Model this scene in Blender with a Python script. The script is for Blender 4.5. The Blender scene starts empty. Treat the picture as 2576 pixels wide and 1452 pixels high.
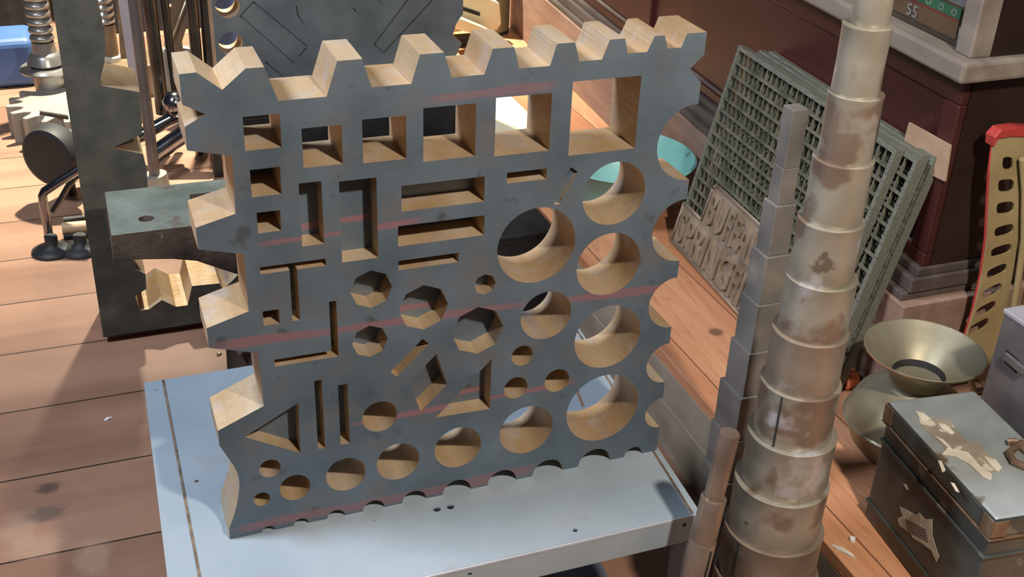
import bpy, bmesh, math, random
from mathutils import Vector, Matrix
random.seed(7)
S = bpy.context.scene
COL = S.collection

# ---------------------------------------------------------------- camera
CAM = Vector((-0.0877374, -1.14815786, 0.98781174))
ROT = Matrix(((0.93600701, 0.14094891, -0.32252795),
              (-0.35016502, 0.46585379, -0.81262827),
              (0.0357118, 0.87356376, 0.48539779)))
ROT = Matrix(((0.93600701, -0.35016502, 0.0357118),
              (0.14094891, 0.46585379, 0.87356376),
              (-0.32252795, -0.81262827, 0.48539779))).transposed()   # columns: camera x, y, z axes in the world
FPX = 2880.0
cd = bpy.data.cameras.new('camera'); cam = bpy.data.objects.new('camera', cd); COL.objects.link(cam)
cd.sensor_width = 36.0; cd.lens = FPX / 2576 * 36.0; cd.clip_start = 0.02; cd.clip_end = 50
cam.matrix_world = Matrix.Translation(CAM) @ ROT.to_4x4()
S.camera = cam

# ---------------------------------------------------------------- world, lights, exposure
w = bpy.data.worlds.new('world'); S.world = w; w.use_nodes = True
w.node_tree.nodes['Background'].inputs[0].default_value = (0.62, 0.72, 1.0, 1)
w.node_tree.nodes['Background'].inputs[1].default_value = 0.062
S.view_settings.view_transform = 'Standard'; S.view_settings.look = 'None'
S.view_settings.exposure = -0.18; S.view_settings.gamma = 1.0; S.view_settings.use_curve_mapping = False

def aim(o, target):
    o.rotation_euler = (Vector(target) - o.location).to_track_quat('-Z', 'Y').to_euler()
def spot(name, loc, target, power, color, size, blend, radius):
    l = bpy.data.lights.new(name, 'SPOT'); l.energy = power; l.color = color
    l.spot_size = math.radians(size); l.spot_blend = blend; l.shadow_soft_size = radius
    o = bpy.data.objects.new(name, l); COL.objects.link(o); o.location = loc; aim(o, target); return o
def area(name, loc, target, power, color, sx, sy):
    l = bpy.data.lights.new(name, 'AREA'); l.energy = power; l.color = color; l.shape = 'RECTANGLE'
    l.size = sx; l.size_y = sy
    o = bpy.data.objects.new(name, l); COL.objects.link(o); o.location = loc; aim(o, target); return o
spot('ceiling_spot_front', (0.62, -1.2, 1.6), (0.42, 0.15, 0.1), 195, (1.0, 0.90, 0.79), 112, 0.6, 0.045)
spot('ceiling_spot_rear', (0.45, 3.1, 2.4), (0.25, 3.15, -0.4), 2000, (1.0, 0.92, 0.74), 86, 0.9, 0.06)
area('cool_fill_left', (-1.25, 0.42, 2.3), (0.25, 0.05, 0.2), 112, (0.80, 0.86, 1.0), 0.6, 0.5)  # added soft cool fill from the upper left, its source unseen

# ---------------------------------------------------------------- measuring helpers (picture point -> point on a plane of the place)
def ray(px, py): return ROT @ Vector((px - 1288.0, -(py - 726.0), -FPX))
def onY(px, py, y):
    r = ray(px, py); return CAM + r * ((y - CAM.y) / r.y)
def onZ(px, py, z):
    r = ray(px, py); return CAM + r * ((z - CAM.z) / r.z)
def onX(px, py, x):
    r = ray(px, py); return CAM + r * ((x - CAM.x) / r.x)
def xz(L, y): return [(p.x, p.z) for p in (onY(a, b, y) for a, b in L)]

# ---------------------------------------------------------------- materials
def mat(name, c1, c2=None, scale=30, rough=0.6, metal=0.0, bump=0.15, stretch=(1, 1, 1), spots=None, detail=6, lo=0.35, hi=0.65, coord='Object', rot=(0, 0, 0)):
    m = bpy.data.materials.new(name); m.use_nodes = True
    nt = m.node_tree; N = nt.nodes; L = nt.links; b = N['Principled BSDF']
    tc = N.new('ShaderNodeTexCoord'); mp = N.new('ShaderNodeMapping'); mp.inputs['Scale'].default_value = stretch
    mp.inputs['Rotation'].default_value = rot
    L.new(tc.outputs[coord], mp.inputs[0])
    no = N.new('ShaderNodeTexNoise'); no.inputs['Scale'].default_value = scale; no.inputs['Detail'].default_value = detail
    L.new(mp.outputs[0], no.inputs['Vector'])
    cr = N.new('ShaderNodeValToRGB'); cr.color_ramp.elements[0].position = lo; cr.color_ramp.elements[1].position = hi
    cr.color_ramp.elements[0].color = (*c1, 1); cr.color_ramp.elements[1].color = (*(c2 or c1), 1)
    L.new(no.outputs[0], cr.inputs[0]); out = cr.outputs[0]
    if spots:
        for (sc, scale2, thr, wd) in spots:
            n2 = N.new('ShaderNodeTexNoise'); n2.inputs['Scale'].default_value = scale2; n2.inputs['Detail'].default_value = 4
            L.new(mp.outputs[0], n2.inputs['Vector'])
            r2 = N.new('ShaderNodeValToRGB'); r2.color_ramp.elements[0].position = thr; r2.color_ramp.elements[1].position = thr + wd
            L.new(n2.outputs[0], r2.inputs[0])
            mx = N.new('ShaderNodeMix'); mx.data_type = 'RGBA'
            L.new(r2.outputs[0], mx.inputs[0]); L.new(out, mx.inputs[6]); mx.inputs[7].default_value = (*sc, 1); out = mx.outputs[2]
    L.new(out, b.inputs['Base Color'])
    b.inputs['Roughness'].default_value = rough; b.inputs['Metallic'].default_value = metal
    if bump:
        bp = N.new('ShaderNodeBump'); bp.inputs['Strength'].default_value = bump; bp.inputs['Distance'].default_value = 0.004
        n3 = N.new('ShaderNodeTexNoise'); n3.inputs['Scale'].default_value = scale * 4; n3.inputs['Detail'].default_value = 4
        L.new(mp.outputs[0], n3.inputs['Vector']); L.new(n3.outputs[0], bp.inputs['Height']); L.new(bp.outputs[0], b.inputs['Normal'])
    m['out'] = 1
    return m

def node(nt, t, **kw):
    n = nt.nodes.new(t)
    for k, v in kw.items():
        if k == 'op': n.operation = v
        elif k == 'dt': n.data_type = v
    return n
def mth(nt, op, a, b=None, c=None):
    n = nt.nodes.new('ShaderNodeMath'); n.operation = op
    for i, v in enumerate((a, b, c)):
        if v is None: continue
        if isinstance(v, (int, float)): n.inputs[i].default_value = v
        else: nt.links.new(v, n.inputs[i])
    return n.outputs[0]
def mixc(nt, f, a, col):
    n = nt.nodes.new('ShaderNodeMix'); n.data_type = 'RGBA'
    nt.links.new(f, n.inputs[0]); nt.links.new(a, n.inputs[6]); n.inputs[7].default_value = (*col, 1); return n.outputs[2]
def base_out(m):
    b = m.node_tree.nodes['Principled BSDF']; return b.inputs['Base Color'].links[0].from_socket, b

M = {}
M['scale'] = mat('mill_scale_steel', (0.050, 0.071, 0.090), (0.118, 0.153, 0.185), 9, 0.55, 0.15, 0.2, detail=10, lo=0.25, hi=0.78,
                 spots=[((0.11, 0.105, 0.105), 17, 0.50, 0.25), ((0.055, 0.065, 0.075), 30, 0.62, 0.10), ((0.34, 0.19, 0.06), 34, 0.745, 0.02)])
def add_striation(m):
    nt = m.node_tree; out, b = base_out(m)
    tc = nt.nodes.new('ShaderNodeTexCoord'); mp = nt.nodes.new('ShaderNodeMapping'); mp.inputs['Scale'].default_value = (1, 0.03, 1); nt.links.new(tc.outputs['Object'], mp.inputs[0])
    no = nt.nodes.new('ShaderNodeTexNoise'); no.inputs['Scale'].default_value = 230; no.inputs['Detail'].default_value = 3; nt.links.new(mp.outputs[0], no.inputs['Vector'])
    k = nt.nodes.new('ShaderNodeMapRange'); k.inputs[1].default_value = 0.52; k.inputs[2].default_value = 0.75; k.inputs[4].default_value = 0.16; nt.links.new(no.outputs[0], k.inputs[0])
    out = mixc(nt, k.outputs[0], out, (0.36, 0.22, 0.11))
    n2 = nt.nodes.new('ShaderNodeTexNoise'); n2.inputs['Scale'].default_value = 30; n2.inputs['Detail'].default_value = 8; nt.links.new(tc.outputs['Object'], n2.inputs['Vector'])
    k2 = nt.nodes.new('ShaderNodeMapRange'); k2.inputs[1].default_value = 0.50; k2.inputs[2].default_value = 0.68; k2.inputs[4].default_value = 0.55; nt.links.new(n2.outputs[0], k2.inputs[0])
    out = mixc(nt, k2.outputs[0], out, (0.47, 0.42, 0.38)); nt.links.new(out, b.inputs['Base Color'])
    ad = mth(nt, 'ADD', no.outputs[0], mth(nt, 'MULTIPLY', n2.outputs[0], 2.5))
    bp = [n for n in nt.nodes if n.type == 'BUMP'][0]; nt.links.new(ad, bp.inputs['Height']); bp.inputs['Strength'].default_value = 0.35; bp.inputs['Distance'].default_value = 0.002
def add_stripes(m, stripes):
    nt = m.node_tree; out, b = base_out(m)
    tc = nt.nodes.new('ShaderNodeTexCoord'); sp = nt.nodes.new('ShaderNodeSeparateXYZ'); nt.links.new(tc.outputs['Object'], sp.inputs[0])
    X, Z = sp.outputs[0], sp.outputs[2]
    no = nt.nodes.new('ShaderNodeTexNoise'); no.inputs['Scale'].default_value = 14; no.inputs['Detail'].default_value = 7
    mp = nt.nodes.new('ShaderNodeMapping'); mp.inputs['Scale'].default_value = (0.35, 1, 2.5)
    nt.links.new(tc.outputs['Object'], mp.inputs[0]); nt.links.new(mp.outputs[0], no.inputs['Vector'])
    for (a, k, wd, x0, x1, st) in stripes:
        d = mth(nt, 'ABSOLUTE', mth(nt, 'SUBTRACT', Z, mth(nt, 'MULTIPLY_ADD', X, k, a)))
        f = mth(nt, 'SUBTRACT', 1.0, mth(nt, 'DIVIDE', d, wd))
        f = mth(nt, 'MULTIPLY', f, 3.0)
        f = mth(nt, 'ADD', f, mth(nt, 'MULTIPLY_ADD', no.outputs[0], 6.0, -4.1))
        n = nt.nodes.new('ShaderNodeClamp'); nt.links.new(f, n.inputs[0]); f = n.outputs[0]
        a0 = nt.nodes.new('ShaderNodeClamp'); nt.links.new(mth(nt, 'MULTIPLY', mth(nt, 'SUBTRACT', X, x0), 40.0), a0.inputs[0])
        a1 = nt.nodes.new('ShaderNodeClamp'); nt.links.new(mth(nt, 'MULTIPLY', mth(nt, 'SUBTRACT', x1, X), 40.0), a1.inputs[0])
        f = mth(nt, 'MULTIPLY', mth(nt, 'MULTIPLY', f, st), mth(nt, 'MULTIPLY', a0.outputs[0], a1.outputs[0]))
        out = mixc(nt, f, out, (0.22, 0.10, 0.115))
    nt.links.new(out, b.inputs['Base Color'])
add_stripes(M['scale'], [(0.285, -0.026, 0.011, 0.0, 0.6, 0.75), (0.138, 0.014, 0.0075, 0.155, 0.47, 0.95), (0.012, 0.0, 0.013, 0.0, 0.42, 0.6),
                         (0.552, 0.018, 0.011, 0.25, 0.42, 0.5), (0.404, 0.03, 0.009, 0.06, 0.26, 0.8)])
M['cut'] = mat('flame_cut_steel', (0.42, 0.275, 0.14), (0.56, 0.435, 0.28), 14, 0.5, 0.45, 0.35, stretch=(1, 0.25, 1), detail=8,
               spots=[((0.30, 0.27, 0.27), 16, 0.60, 0.14)])
add_striation(M['cut'])
M['shelf'] = mat('painted_steel_pale_blue_grey', (0.285, 0.35, 0.395), (0.365, 0.43, 0.475), 5, 0.38, 0.25, 0.05, detail=8,
                 spots=[((0.22, 0.16, 0.13), 38, 0.735, 0.03), ((0.34, 0.36, 0.38), 12, 0.62, 0.08)])
M['shelf_dark'] = mat('steel_leg_blue_grey', (0.10, 0.12, 0.15), (0.2, 0.23, 0.27), 12, 0.5, 0.3)
M['seam'] = mat('rusty_seam', (0.07, 0.05, 0.035), (0.20, 0.15, 0.10), 40, 0.8)
M['red_wood'] = mat('dark_red_stained_wood', (0.032, 0.007, 0.007), (0.062, 0.015, 0.012), 7, 0.45, 0, 0.05, stretch=(1, 0.25, 1))
M['dark_wood'] = mat('dark_brown_wood', (0.014, 0.006, 0.005), (0.028, 0.012, 0.009), 7, 0.5, 0, 0.05)
M['plinth'] = mat('pinkish_bare_wood', (0.22, 0.135, 0.10), (0.31, 0.20, 0.145), 26, 0.7, 0, 0.15, stretch=(1, 0.15, 1))
M['mould'] = mat('worn_wood_moulding', (0.15, 0.125, 0.10), (0.25, 0.21, 0.17), 18, 0.6, 0, 0.1, stretch=(1, 0.2, 1))
M['mould_dark'] = mat('dark_wood_moulding', (0.06, 0.046, 0.04), (0.11, 0.088, 0.075), 18, 0.6, 0, 0.1, stretch=(1, 0.2, 1))
M['side_board'] = mat('grimy_grey_brown_board', (0.19, 0.155, 0.112), (0.31, 0.26, 0.19), 9, 0.85, 0, 0.3, stretch=(1, 0.5, 1), detail=9)
M['iron'] = mat('grey_green_cast_iron', (0.06, 0.062, 0.052), (0.10, 0.10, 0.082), 18, 0.6, 0.3, 0.2, detail=8)
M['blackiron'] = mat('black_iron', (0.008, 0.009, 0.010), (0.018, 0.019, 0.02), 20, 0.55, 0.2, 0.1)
M['bgscale'] = mat('dark_slate_steel', (0.085, 0.10, 0.105), (0.145, 0.165, 0.17), 7, 0.6, 0.2, 0.2, detail=9,
                   spots=[((0.16, 0.11, 0.06), 20, 0.70, 0.05)])
M['anvil'] = mat('mint_tinged_worn_steel', (0.16, 0.185, 0.15), (0.27, 0.30, 0.25), 11, 0.5, 0.25, 0.35, detail=10,
                 spots=[((0.16, 0.13, 0.10), 22, 0.60, 0.10)])
M['anvil_side'] = mat('rusty_dark_iron', (0.040, 0.030, 0.024), (0.085, 0.065, 0.05), 15, 0.8, 0.2, 0.5, detail=9,
                      spots=[((0.20, 0.25, 0.21), 40, 0.66, 0.05)])
M['stump'] = mat('dark_stump_wood', (0.03, 0.02, 0.015), (0.06, 0.04, 0.03), 12, 0.9, stretch=(1, 1, 0.2))
M['bronze'] = mat('weathered_steel_beige', (0.26, 0.23, 0.17), (0.43, 0.40, 0.33), 9, 0.42, 0.45, 0.1, detail=9,
                  spots=[((0.23, 0.17, 0.125), 9, 0.53, 0.05), ((0.47, 0.455, 0.44), 11, 0.60, 0.05), ((0.17, 0.13, 0.095), 21, 0.66, 0.04)])
M['bronze_mid'] = mat('weathered_steel_tan_brown', (0.20, 0.15, 0.11), (0.31, 0.25, 0.19), 9, 0.42, 0.4, 0.1, detail=9, spots=[((0.40, 0.37, 0.33), 10, 0.60, 0.06)])
M['bronze_dark'] = mat('weathered_steel_brown', (0.17, 0.12, 0.09), (0.28, 0.21, 0.16), 12, 0.28, 0.5, 0.1, detail=8)
M['ledge'] = mat('worn_edge_steel', (0.40, 0.36, 0.27), (0.55, 0.5, 0.4), 30, 0.4, 0.5)
M['sqsteel'] = mat('weathered_dark_steel', (0.11, 0.105, 0.095), (0.26, 0.235, 0.205), 8, 0.5, 0.3, 0.15, detail=9,
                   spots=[((0.30, 0.25, 0.19), 6, 0.60, 0.06)])
M['slot'] = mat('dark_groove', (0.01, 0.01, 0.01), (0.02, 0.02, 0.02), 30, 0.9)
M['grate'] = mat('green_grey_cast_iron', (0.095, 0.10, 0.066), (0.20, 0.19, 0.135), 22, 0.6, 0.3, 0.25, detail=8)
M['grate_edge'] = mat('ribbed_grey_green_iron', (0.11, 0.125, 0.095), (0.24, 0.24, 0.19), 60, 0.6, 0.3, 0.2, stretch=(8, 0.2, 8))
M['plate'] = mat('tan_rusted_iron', (0.21, 0.155, 0.105), (0.33, 0.26, 0.185), 18, 0.65, 0.2, 0.3, detail=8)
M['card'] = mat('tan_cardboard', (0.34, 0.22, 0.14), (0.40, 0.27, 0.18), 20, 0.9)
M['brass'] = mat('tarnished_brass', (0.26, 0.23, 0.15), (0.36, 0.33, 0.235), 9, 0.48, 0.55, 0.08, detail=8,
                 spots=[((0.20, 0.19, 0.17), 8, 0.58, 0.12)])
M['brass_rim'] = mat('brass_rim', (0.42, 0.38, 0.26), (0.55, 0.50, 0.36), 30, 0.3, 0.8)
M['tin'] = mat('blackened_tin', (0.045, 0.055, 0.050), (0.115, 0.13, 0.115), 9, 0.42, 0.4, 0.15, detail=9,
               spots=[((0.22, 0.22, 0.19), 24, 0.66, 0.05)])
M['tin_top'] = mat('scuffed_grey_tin', (0.25, 0.275, 0.265), (0.42, 0.45, 0.44), 8, 0.42, 0.35, 0.1, detail=9,
                   spots=[((0.17, 0.13, 0.09), 18, 0.63, 0.05)])
M['tin_edge'] = mat('worn_tin_edge', (0.16, 0.10, 0.06), (0.24, 0.17, 0.11), 40, 0.5, 0.4)
M['peel'] = mat('peeling_cream_paint', (0.50, 0.44, 0.34), (0.62, 0.57, 0.46), 40, 0.8)
M['brownpeel'] = mat('bare_brown_patch', (0.20, 0.16, 0.115), (0.30, 0.25, 0.185), 22, 0.8, spots=[((0.52, 0.46, 0.36), 30, 0.60, 0.03)])
M['greybox'] = mat('brushed_grey_metal', (0.155, 0.145, 0.145), (0.22, 0.205, 0.205), 14, 0.4, 0.5, 0.1)
M['greybox_lid'] = mat('pale_grey_metal', (0.42, 0.42, 0.45), (0.52, 0.52, 0.55), 14, 0.4, 0.4)
M['seat'] = mat('cream_yellow_paint', (0.31, 0.235, 0.11), (0.40, 0.315, 0.16), 9, 0.3, 0.1, 0.03)
M['seat_red'] = mat('red_paint', (0.34, 0.035, 0.03), (0.42, 0.05, 0.04), 9, 0.35)
M['chrome'] = mat('dull_chrome', (0.22, 0.22, 0.25), (0.34, 0.34, 0.36), 9, 0.16, 1.0, 0.02)
M['chrome_dark'] = mat('dark_chrome', (0.07, 0.065, 0.06), (0.13, 0.12, 0.11), 9, 0.22, 0.9, 0.02)
M['nickel'] = mat('oily_nickel', (0.26, 0.25, 0.235), (0.36, 0.35, 0.33), 9, 0.32, 0.7, 0.05)
M['rodsteel'] = mat('dull_round_steel', (0.11, 0.10, 0.10), (0.17, 0.16, 0.155), 9, 0.38, 0.55)
M['brownmetal'] = mat('brown_painted_metal', (0.15, 0.105, 0.06), (0.23, 0.165, 0.10), 12, 0.5, 0.3)
M['lilac'] = mat('lilac_grey_paint', (0.26, 0.25, 0.29), (0.31, 0.30, 0.34), 9, 0.6)
M['blue'] = mat('blue_plastic', (0.035, 0.085, 0.22), (0.055, 0.12, 0.28), 6, 0.5, 0, 0.1)
M['gear'] = mat('dull_grey_casting', (0.22, 0.205, 0.17), (0.29, 0.275, 0.23), 8, 0.6, 0.2, 0.1)
M['rubber'] = mat('black_rubber', (0.012, 0.013, 0.013), (0.02, 0.022, 0.022), 9, 0.6)
M['cream'] = mat('cream_enamel', (0.60, 0.56, 0.36), (0.68, 0.64, 0.44), 9, 0.35)
M['creamboard'] = mat('bright_patch_cream', (0.80, 0.74, 0.50), (0.86, 0.80, 0.56), 9, 0.7)
M['olive'] = mat('olive_tin', (0.17, 0.155, 0.085), (0.24, 0.22, 0.13), 14, 0.5, 0.3)
M['mint'] = mat('turquoise_enamel', (0.16, 0.38, 0.335), (0.24, 0.50, 0.44), 10, 0.35, 0.0, 0.05, spots=[((0.14, 0.19, 0.15), 34, 0.66, 0.03)])
M['dowel'] = mat('turned_pale_wood', (0.46, 0.30, 0.16), (0.54, 0.37, 0.21), 12, 0.5)
M['orange'] = mat('orange_plastic', (0.72, 0.17, 0.06), (0.80, 0.24, 0.09), 14, 0.4)
M['white'] = mat('off_white_paper', (0.62, 0.60, 0.58), (0.70, 0.69, 0.67), 12, 0.8)
M['green'] = mat('green_print', (0.05, 0.22, 0.11), (0.08, 0.30, 0.16), 16, 0.6)
M['kraft'] = mat('brown_kraft', (0.26, 0.16, 0.09), (0.32, 0.21, 0.12), 12, 0.8)
M['ink'] = mat('ink', (0.05, 0.045, 0.04), (0.08, 0.07, 0.06), 30, 0.8)
M['wall'] = mat('dark_plaster', (0.025, 0.022, 0.025), (0.04, 0.035, 0.035), 3, 0.9)
M['blue_screen'] = mat('pale_blue_enamel', (0.12, 0.19, 0.42), (0.16, 0.24, 0.48), 5, 0.5)
gl = bpy.data.materials.new('clear_glass'); gl.use_nodes = True
g_ = gl.node_tree.nodes['Principled BSDF']; g_.inputs['Transmission Weight'].default_value = 1; g_.inputs['Roughness'].default_value = 0.02; g_.inputs['IOR'].default_value = 1.1
M['glass'] = gl

def plank_mat(name, c1, c2, axis, width, off, gap=0.004, dark=(0.03, 0.018, 0.012), rough=0.5, grain=16, tint=0.25, knots=True, gcol=None):
    """boards running along `axis` (0 = x, 1 = y), seams across the other axis"""
    m = bpy.data.materials.new(name); m.use_nodes = True; nt = m.node_tree; b = nt.nodes['Principled BSDF']
    tc = nt.nodes.new('ShaderNodeTexCoord'); sp = nt.nodes.new('ShaderNodeSeparateXYZ'); nt.links.new(tc.outputs['Object'], sp.inputs[0])
    U = sp.outputs[1 - axis]
    q = mth(nt, 'DIVIDE', mth(nt, 'SUBTRACT', U, off), width)
    cell = mth(nt, 'FLOOR', q); fr = mth(nt, 'SUBTRACT', q, cell)
    wn = nt.nodes.new('ShaderNodeTexWhiteNoise'); wn.noise_dimensions = '1D'; nt.links.new(cell, wn.inputs['W'])
    mp = nt.nodes.new('ShaderNodeMapping'); mp.inputs['Scale'].default_value = (0.10, 1, 1) if axis == 0 else (1, 0.10, 1)
    cmb = nt.nodes.new('ShaderNodeCombineXYZ'); nt.links.new(mth(nt, 'MULTIPLY', wn.outputs[0], 9.0), cmb.inputs[2])
    va = nt.nodes.new('ShaderNodeVectorMath'); va.operation = 'ADD'
    nt.links.new(tc.outputs['Object'], va.inputs[0]); nt.links.new(cmb.outputs[0], va.inputs[1]); nt.links.new(va.outputs[0], mp.inputs[0])
    n1 = nt.nodes.new('ShaderNodeTexNoise'); n1.inputs['Scale'].default_value = grain; n1.inputs['Detail'].default_value = 5; n1.inputs['Distortion'].default_value = 0.8
    nt.links.new(mp.outputs[0], n1.inputs['Vector'])
    band = mth(nt, 'FRACT', mth(nt, 'MULTIPLY', n1.outputs[0], 9.0)) if gcol else n1.outputs[0]
    n2 = nt.nodes.new('ShaderNodeTexNoise'); n2.inputs['Scale'].default_value = 3.2; n2.inputs['Detail'].default_value = 8; nt.links.new(va.outputs[0], n2.inputs['Vector'])
    f = mth(nt, 'ADD', mth(nt, 'MULTIPLY', n1.outputs[0], 0.55), mth(nt, 'MULTIPLY', n2.outputs[0], 0.45))
    f = mth(nt, 'ADD', f, mth(nt, 'MULTIPLY_ADD', wn.outputs[0], tint, -tint / 2))
    cr = nt.nodes.new('ShaderNodeValToRGB'); cr.color_ramp.elements[0].position = 0.36; cr.color_ramp.elements[1].position = 0.66
    cr.color_ramp.elements[0].color = (*c1, 1); cr.color_ramp.elements[1].color = (*c2, 1); nt.links.new(f, cr.inputs[0]); out = cr.outputs[0]
    if gcol:
        s = nt.nodes.new('ShaderNodeMapRange'); s.inputs[1].default_value = 0.72; s.inputs[2].default_value = 0.98; s.inputs[3].default_value = 0; s.inputs[4].default_value = 0.55
        nt.links.new(band, s.inputs[0]); out = mixc(nt, s.outputs[0], out, gcol)
    if knots:
        vo = nt.nodes.new('ShaderNodeTexVoronoi'); vo.inputs['Scale'].default_value = 2.6; vo.inputs['Randomness'].default_value = 1.0
        nt.links.new(tc.outputs['Object'], vo.inputs['Vector'])
        k = nt.nodes.new('ShaderNodeMapRange'); k.inputs[1].default_value = 0.035; k.inputs[2].default_value = 0.055; k.inputs[3].default_value = 0.8; k.inputs[4].default_value = 0.0
        nt.links.new(vo.outputs['Distance'], k.inputs[0]); out = mixc(nt, k.outputs[0], out, (0.10, 0.06, 0.04))
    e = mth(nt, 'MINIMUM', fr, mth(nt, 'SUBTRACT', 1.0, fr))
    g = mth(nt, 'LESS_THAN', e, gap / width / 2)
    out = mixc(nt, g, out, dark)
    nt.links.new(out, b.inputs['Base Color']); b.inputs['Roughness'].default_value = rough
    bp = nt.nodes.new('ShaderNodeBump'); bp.inputs['Strength'].default_value = 0.12; bp.inputs['Distance'].default_value = 0.004
    nt.links.new(n1.outputs[0], bp.inputs['Height']); nt.links.new(bp.outputs[0], b.inputs['Normal'])
    return m
M['floor'] = plank_mat('old_pine_floor', (0.205, 0.108, 0.068), (0.35, 0.20, 0.128), 0, 0.2316, 0.5225, gap=0.004, rough=0.42, tint=0.12, grain=7)
M['deck'] = plank_mat('orange_pine_deck', (0.46, 0.20, 0.095), (0.62, 0.32, 0.175), 1, 0.165, 0.05, gap=0.003, dark=(0.16, 0.07, 0.04), rough=0.45, gcol=(0.40, 0.16, 0.08))

def add_knots(m, L):
    nt = m.node_tree; out, b = base_out(m)
    tc = nt.nodes.new('ShaderNodeTexCoord')
    for (p, rx, ry, col, st) in L:
        mp = nt.nodes.new('ShaderNodeMapping'); mp.vector_type = 'TEXTURE'; mp.inputs['Location'].default_value = p; mp.inputs['Scale'].default_value = (rx, ry, 10)
        nt.links.new(tc.outputs['Object'], mp.inputs[0])
        no = nt.nodes.new('ShaderNodeTexNoise'); no.inputs['Scale'].default_value = 1.5; nt.links.new(mp.outputs[0], no.inputs['Vector'])
        ln = nt.nodes.new('ShaderNodeVectorMath'); ln.operation = 'LENGTH'; nt.links.new(mp.outputs[0], ln.inputs[0])
        k = nt.nodes.new('ShaderNodeMapRange'); k.inputs[1].default_value = 1.25; k.inputs[2].default_value = 0.6; k.inputs[3].default_value = 0; k.inputs[4].default_value = st
        nt.links.new(mth(nt, 'ADD', ln.outputs[1], mth(nt, 'MULTIPLY_ADD', no.outputs[0], 1.0, -0.5)), k.inputs[0])
        out = mixc(nt, k.outputs[0], out, col)
    nt.links.new(out, b.inputs['Base Color'])
k1, k2_, k3 = onZ(122, 1228, -0.4), onZ(115, 1292, -0.4), onZ(235, 1175, -0.4)
add_knots(M['floor'], [(k1, 0.022, 0.016, (0.07, 0.045, 0.035), 0.8), (k2_, 0.036, 0.022, (0.10, 0.075, 0.06), 0.6), (onZ(95, 1375, -0.4), 0.05, 0.03, (0.58, 0.43, 0.30), 0.2),
                       (onZ(235, 1400, -0.4), 0.03, 0.045, (0.58, 0.43, 0.30), 0.22), (onZ(50, 1330, -0.4), 0.03, 0.05, (0.58, 0.43, 0.30), 0.18)])
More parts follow.
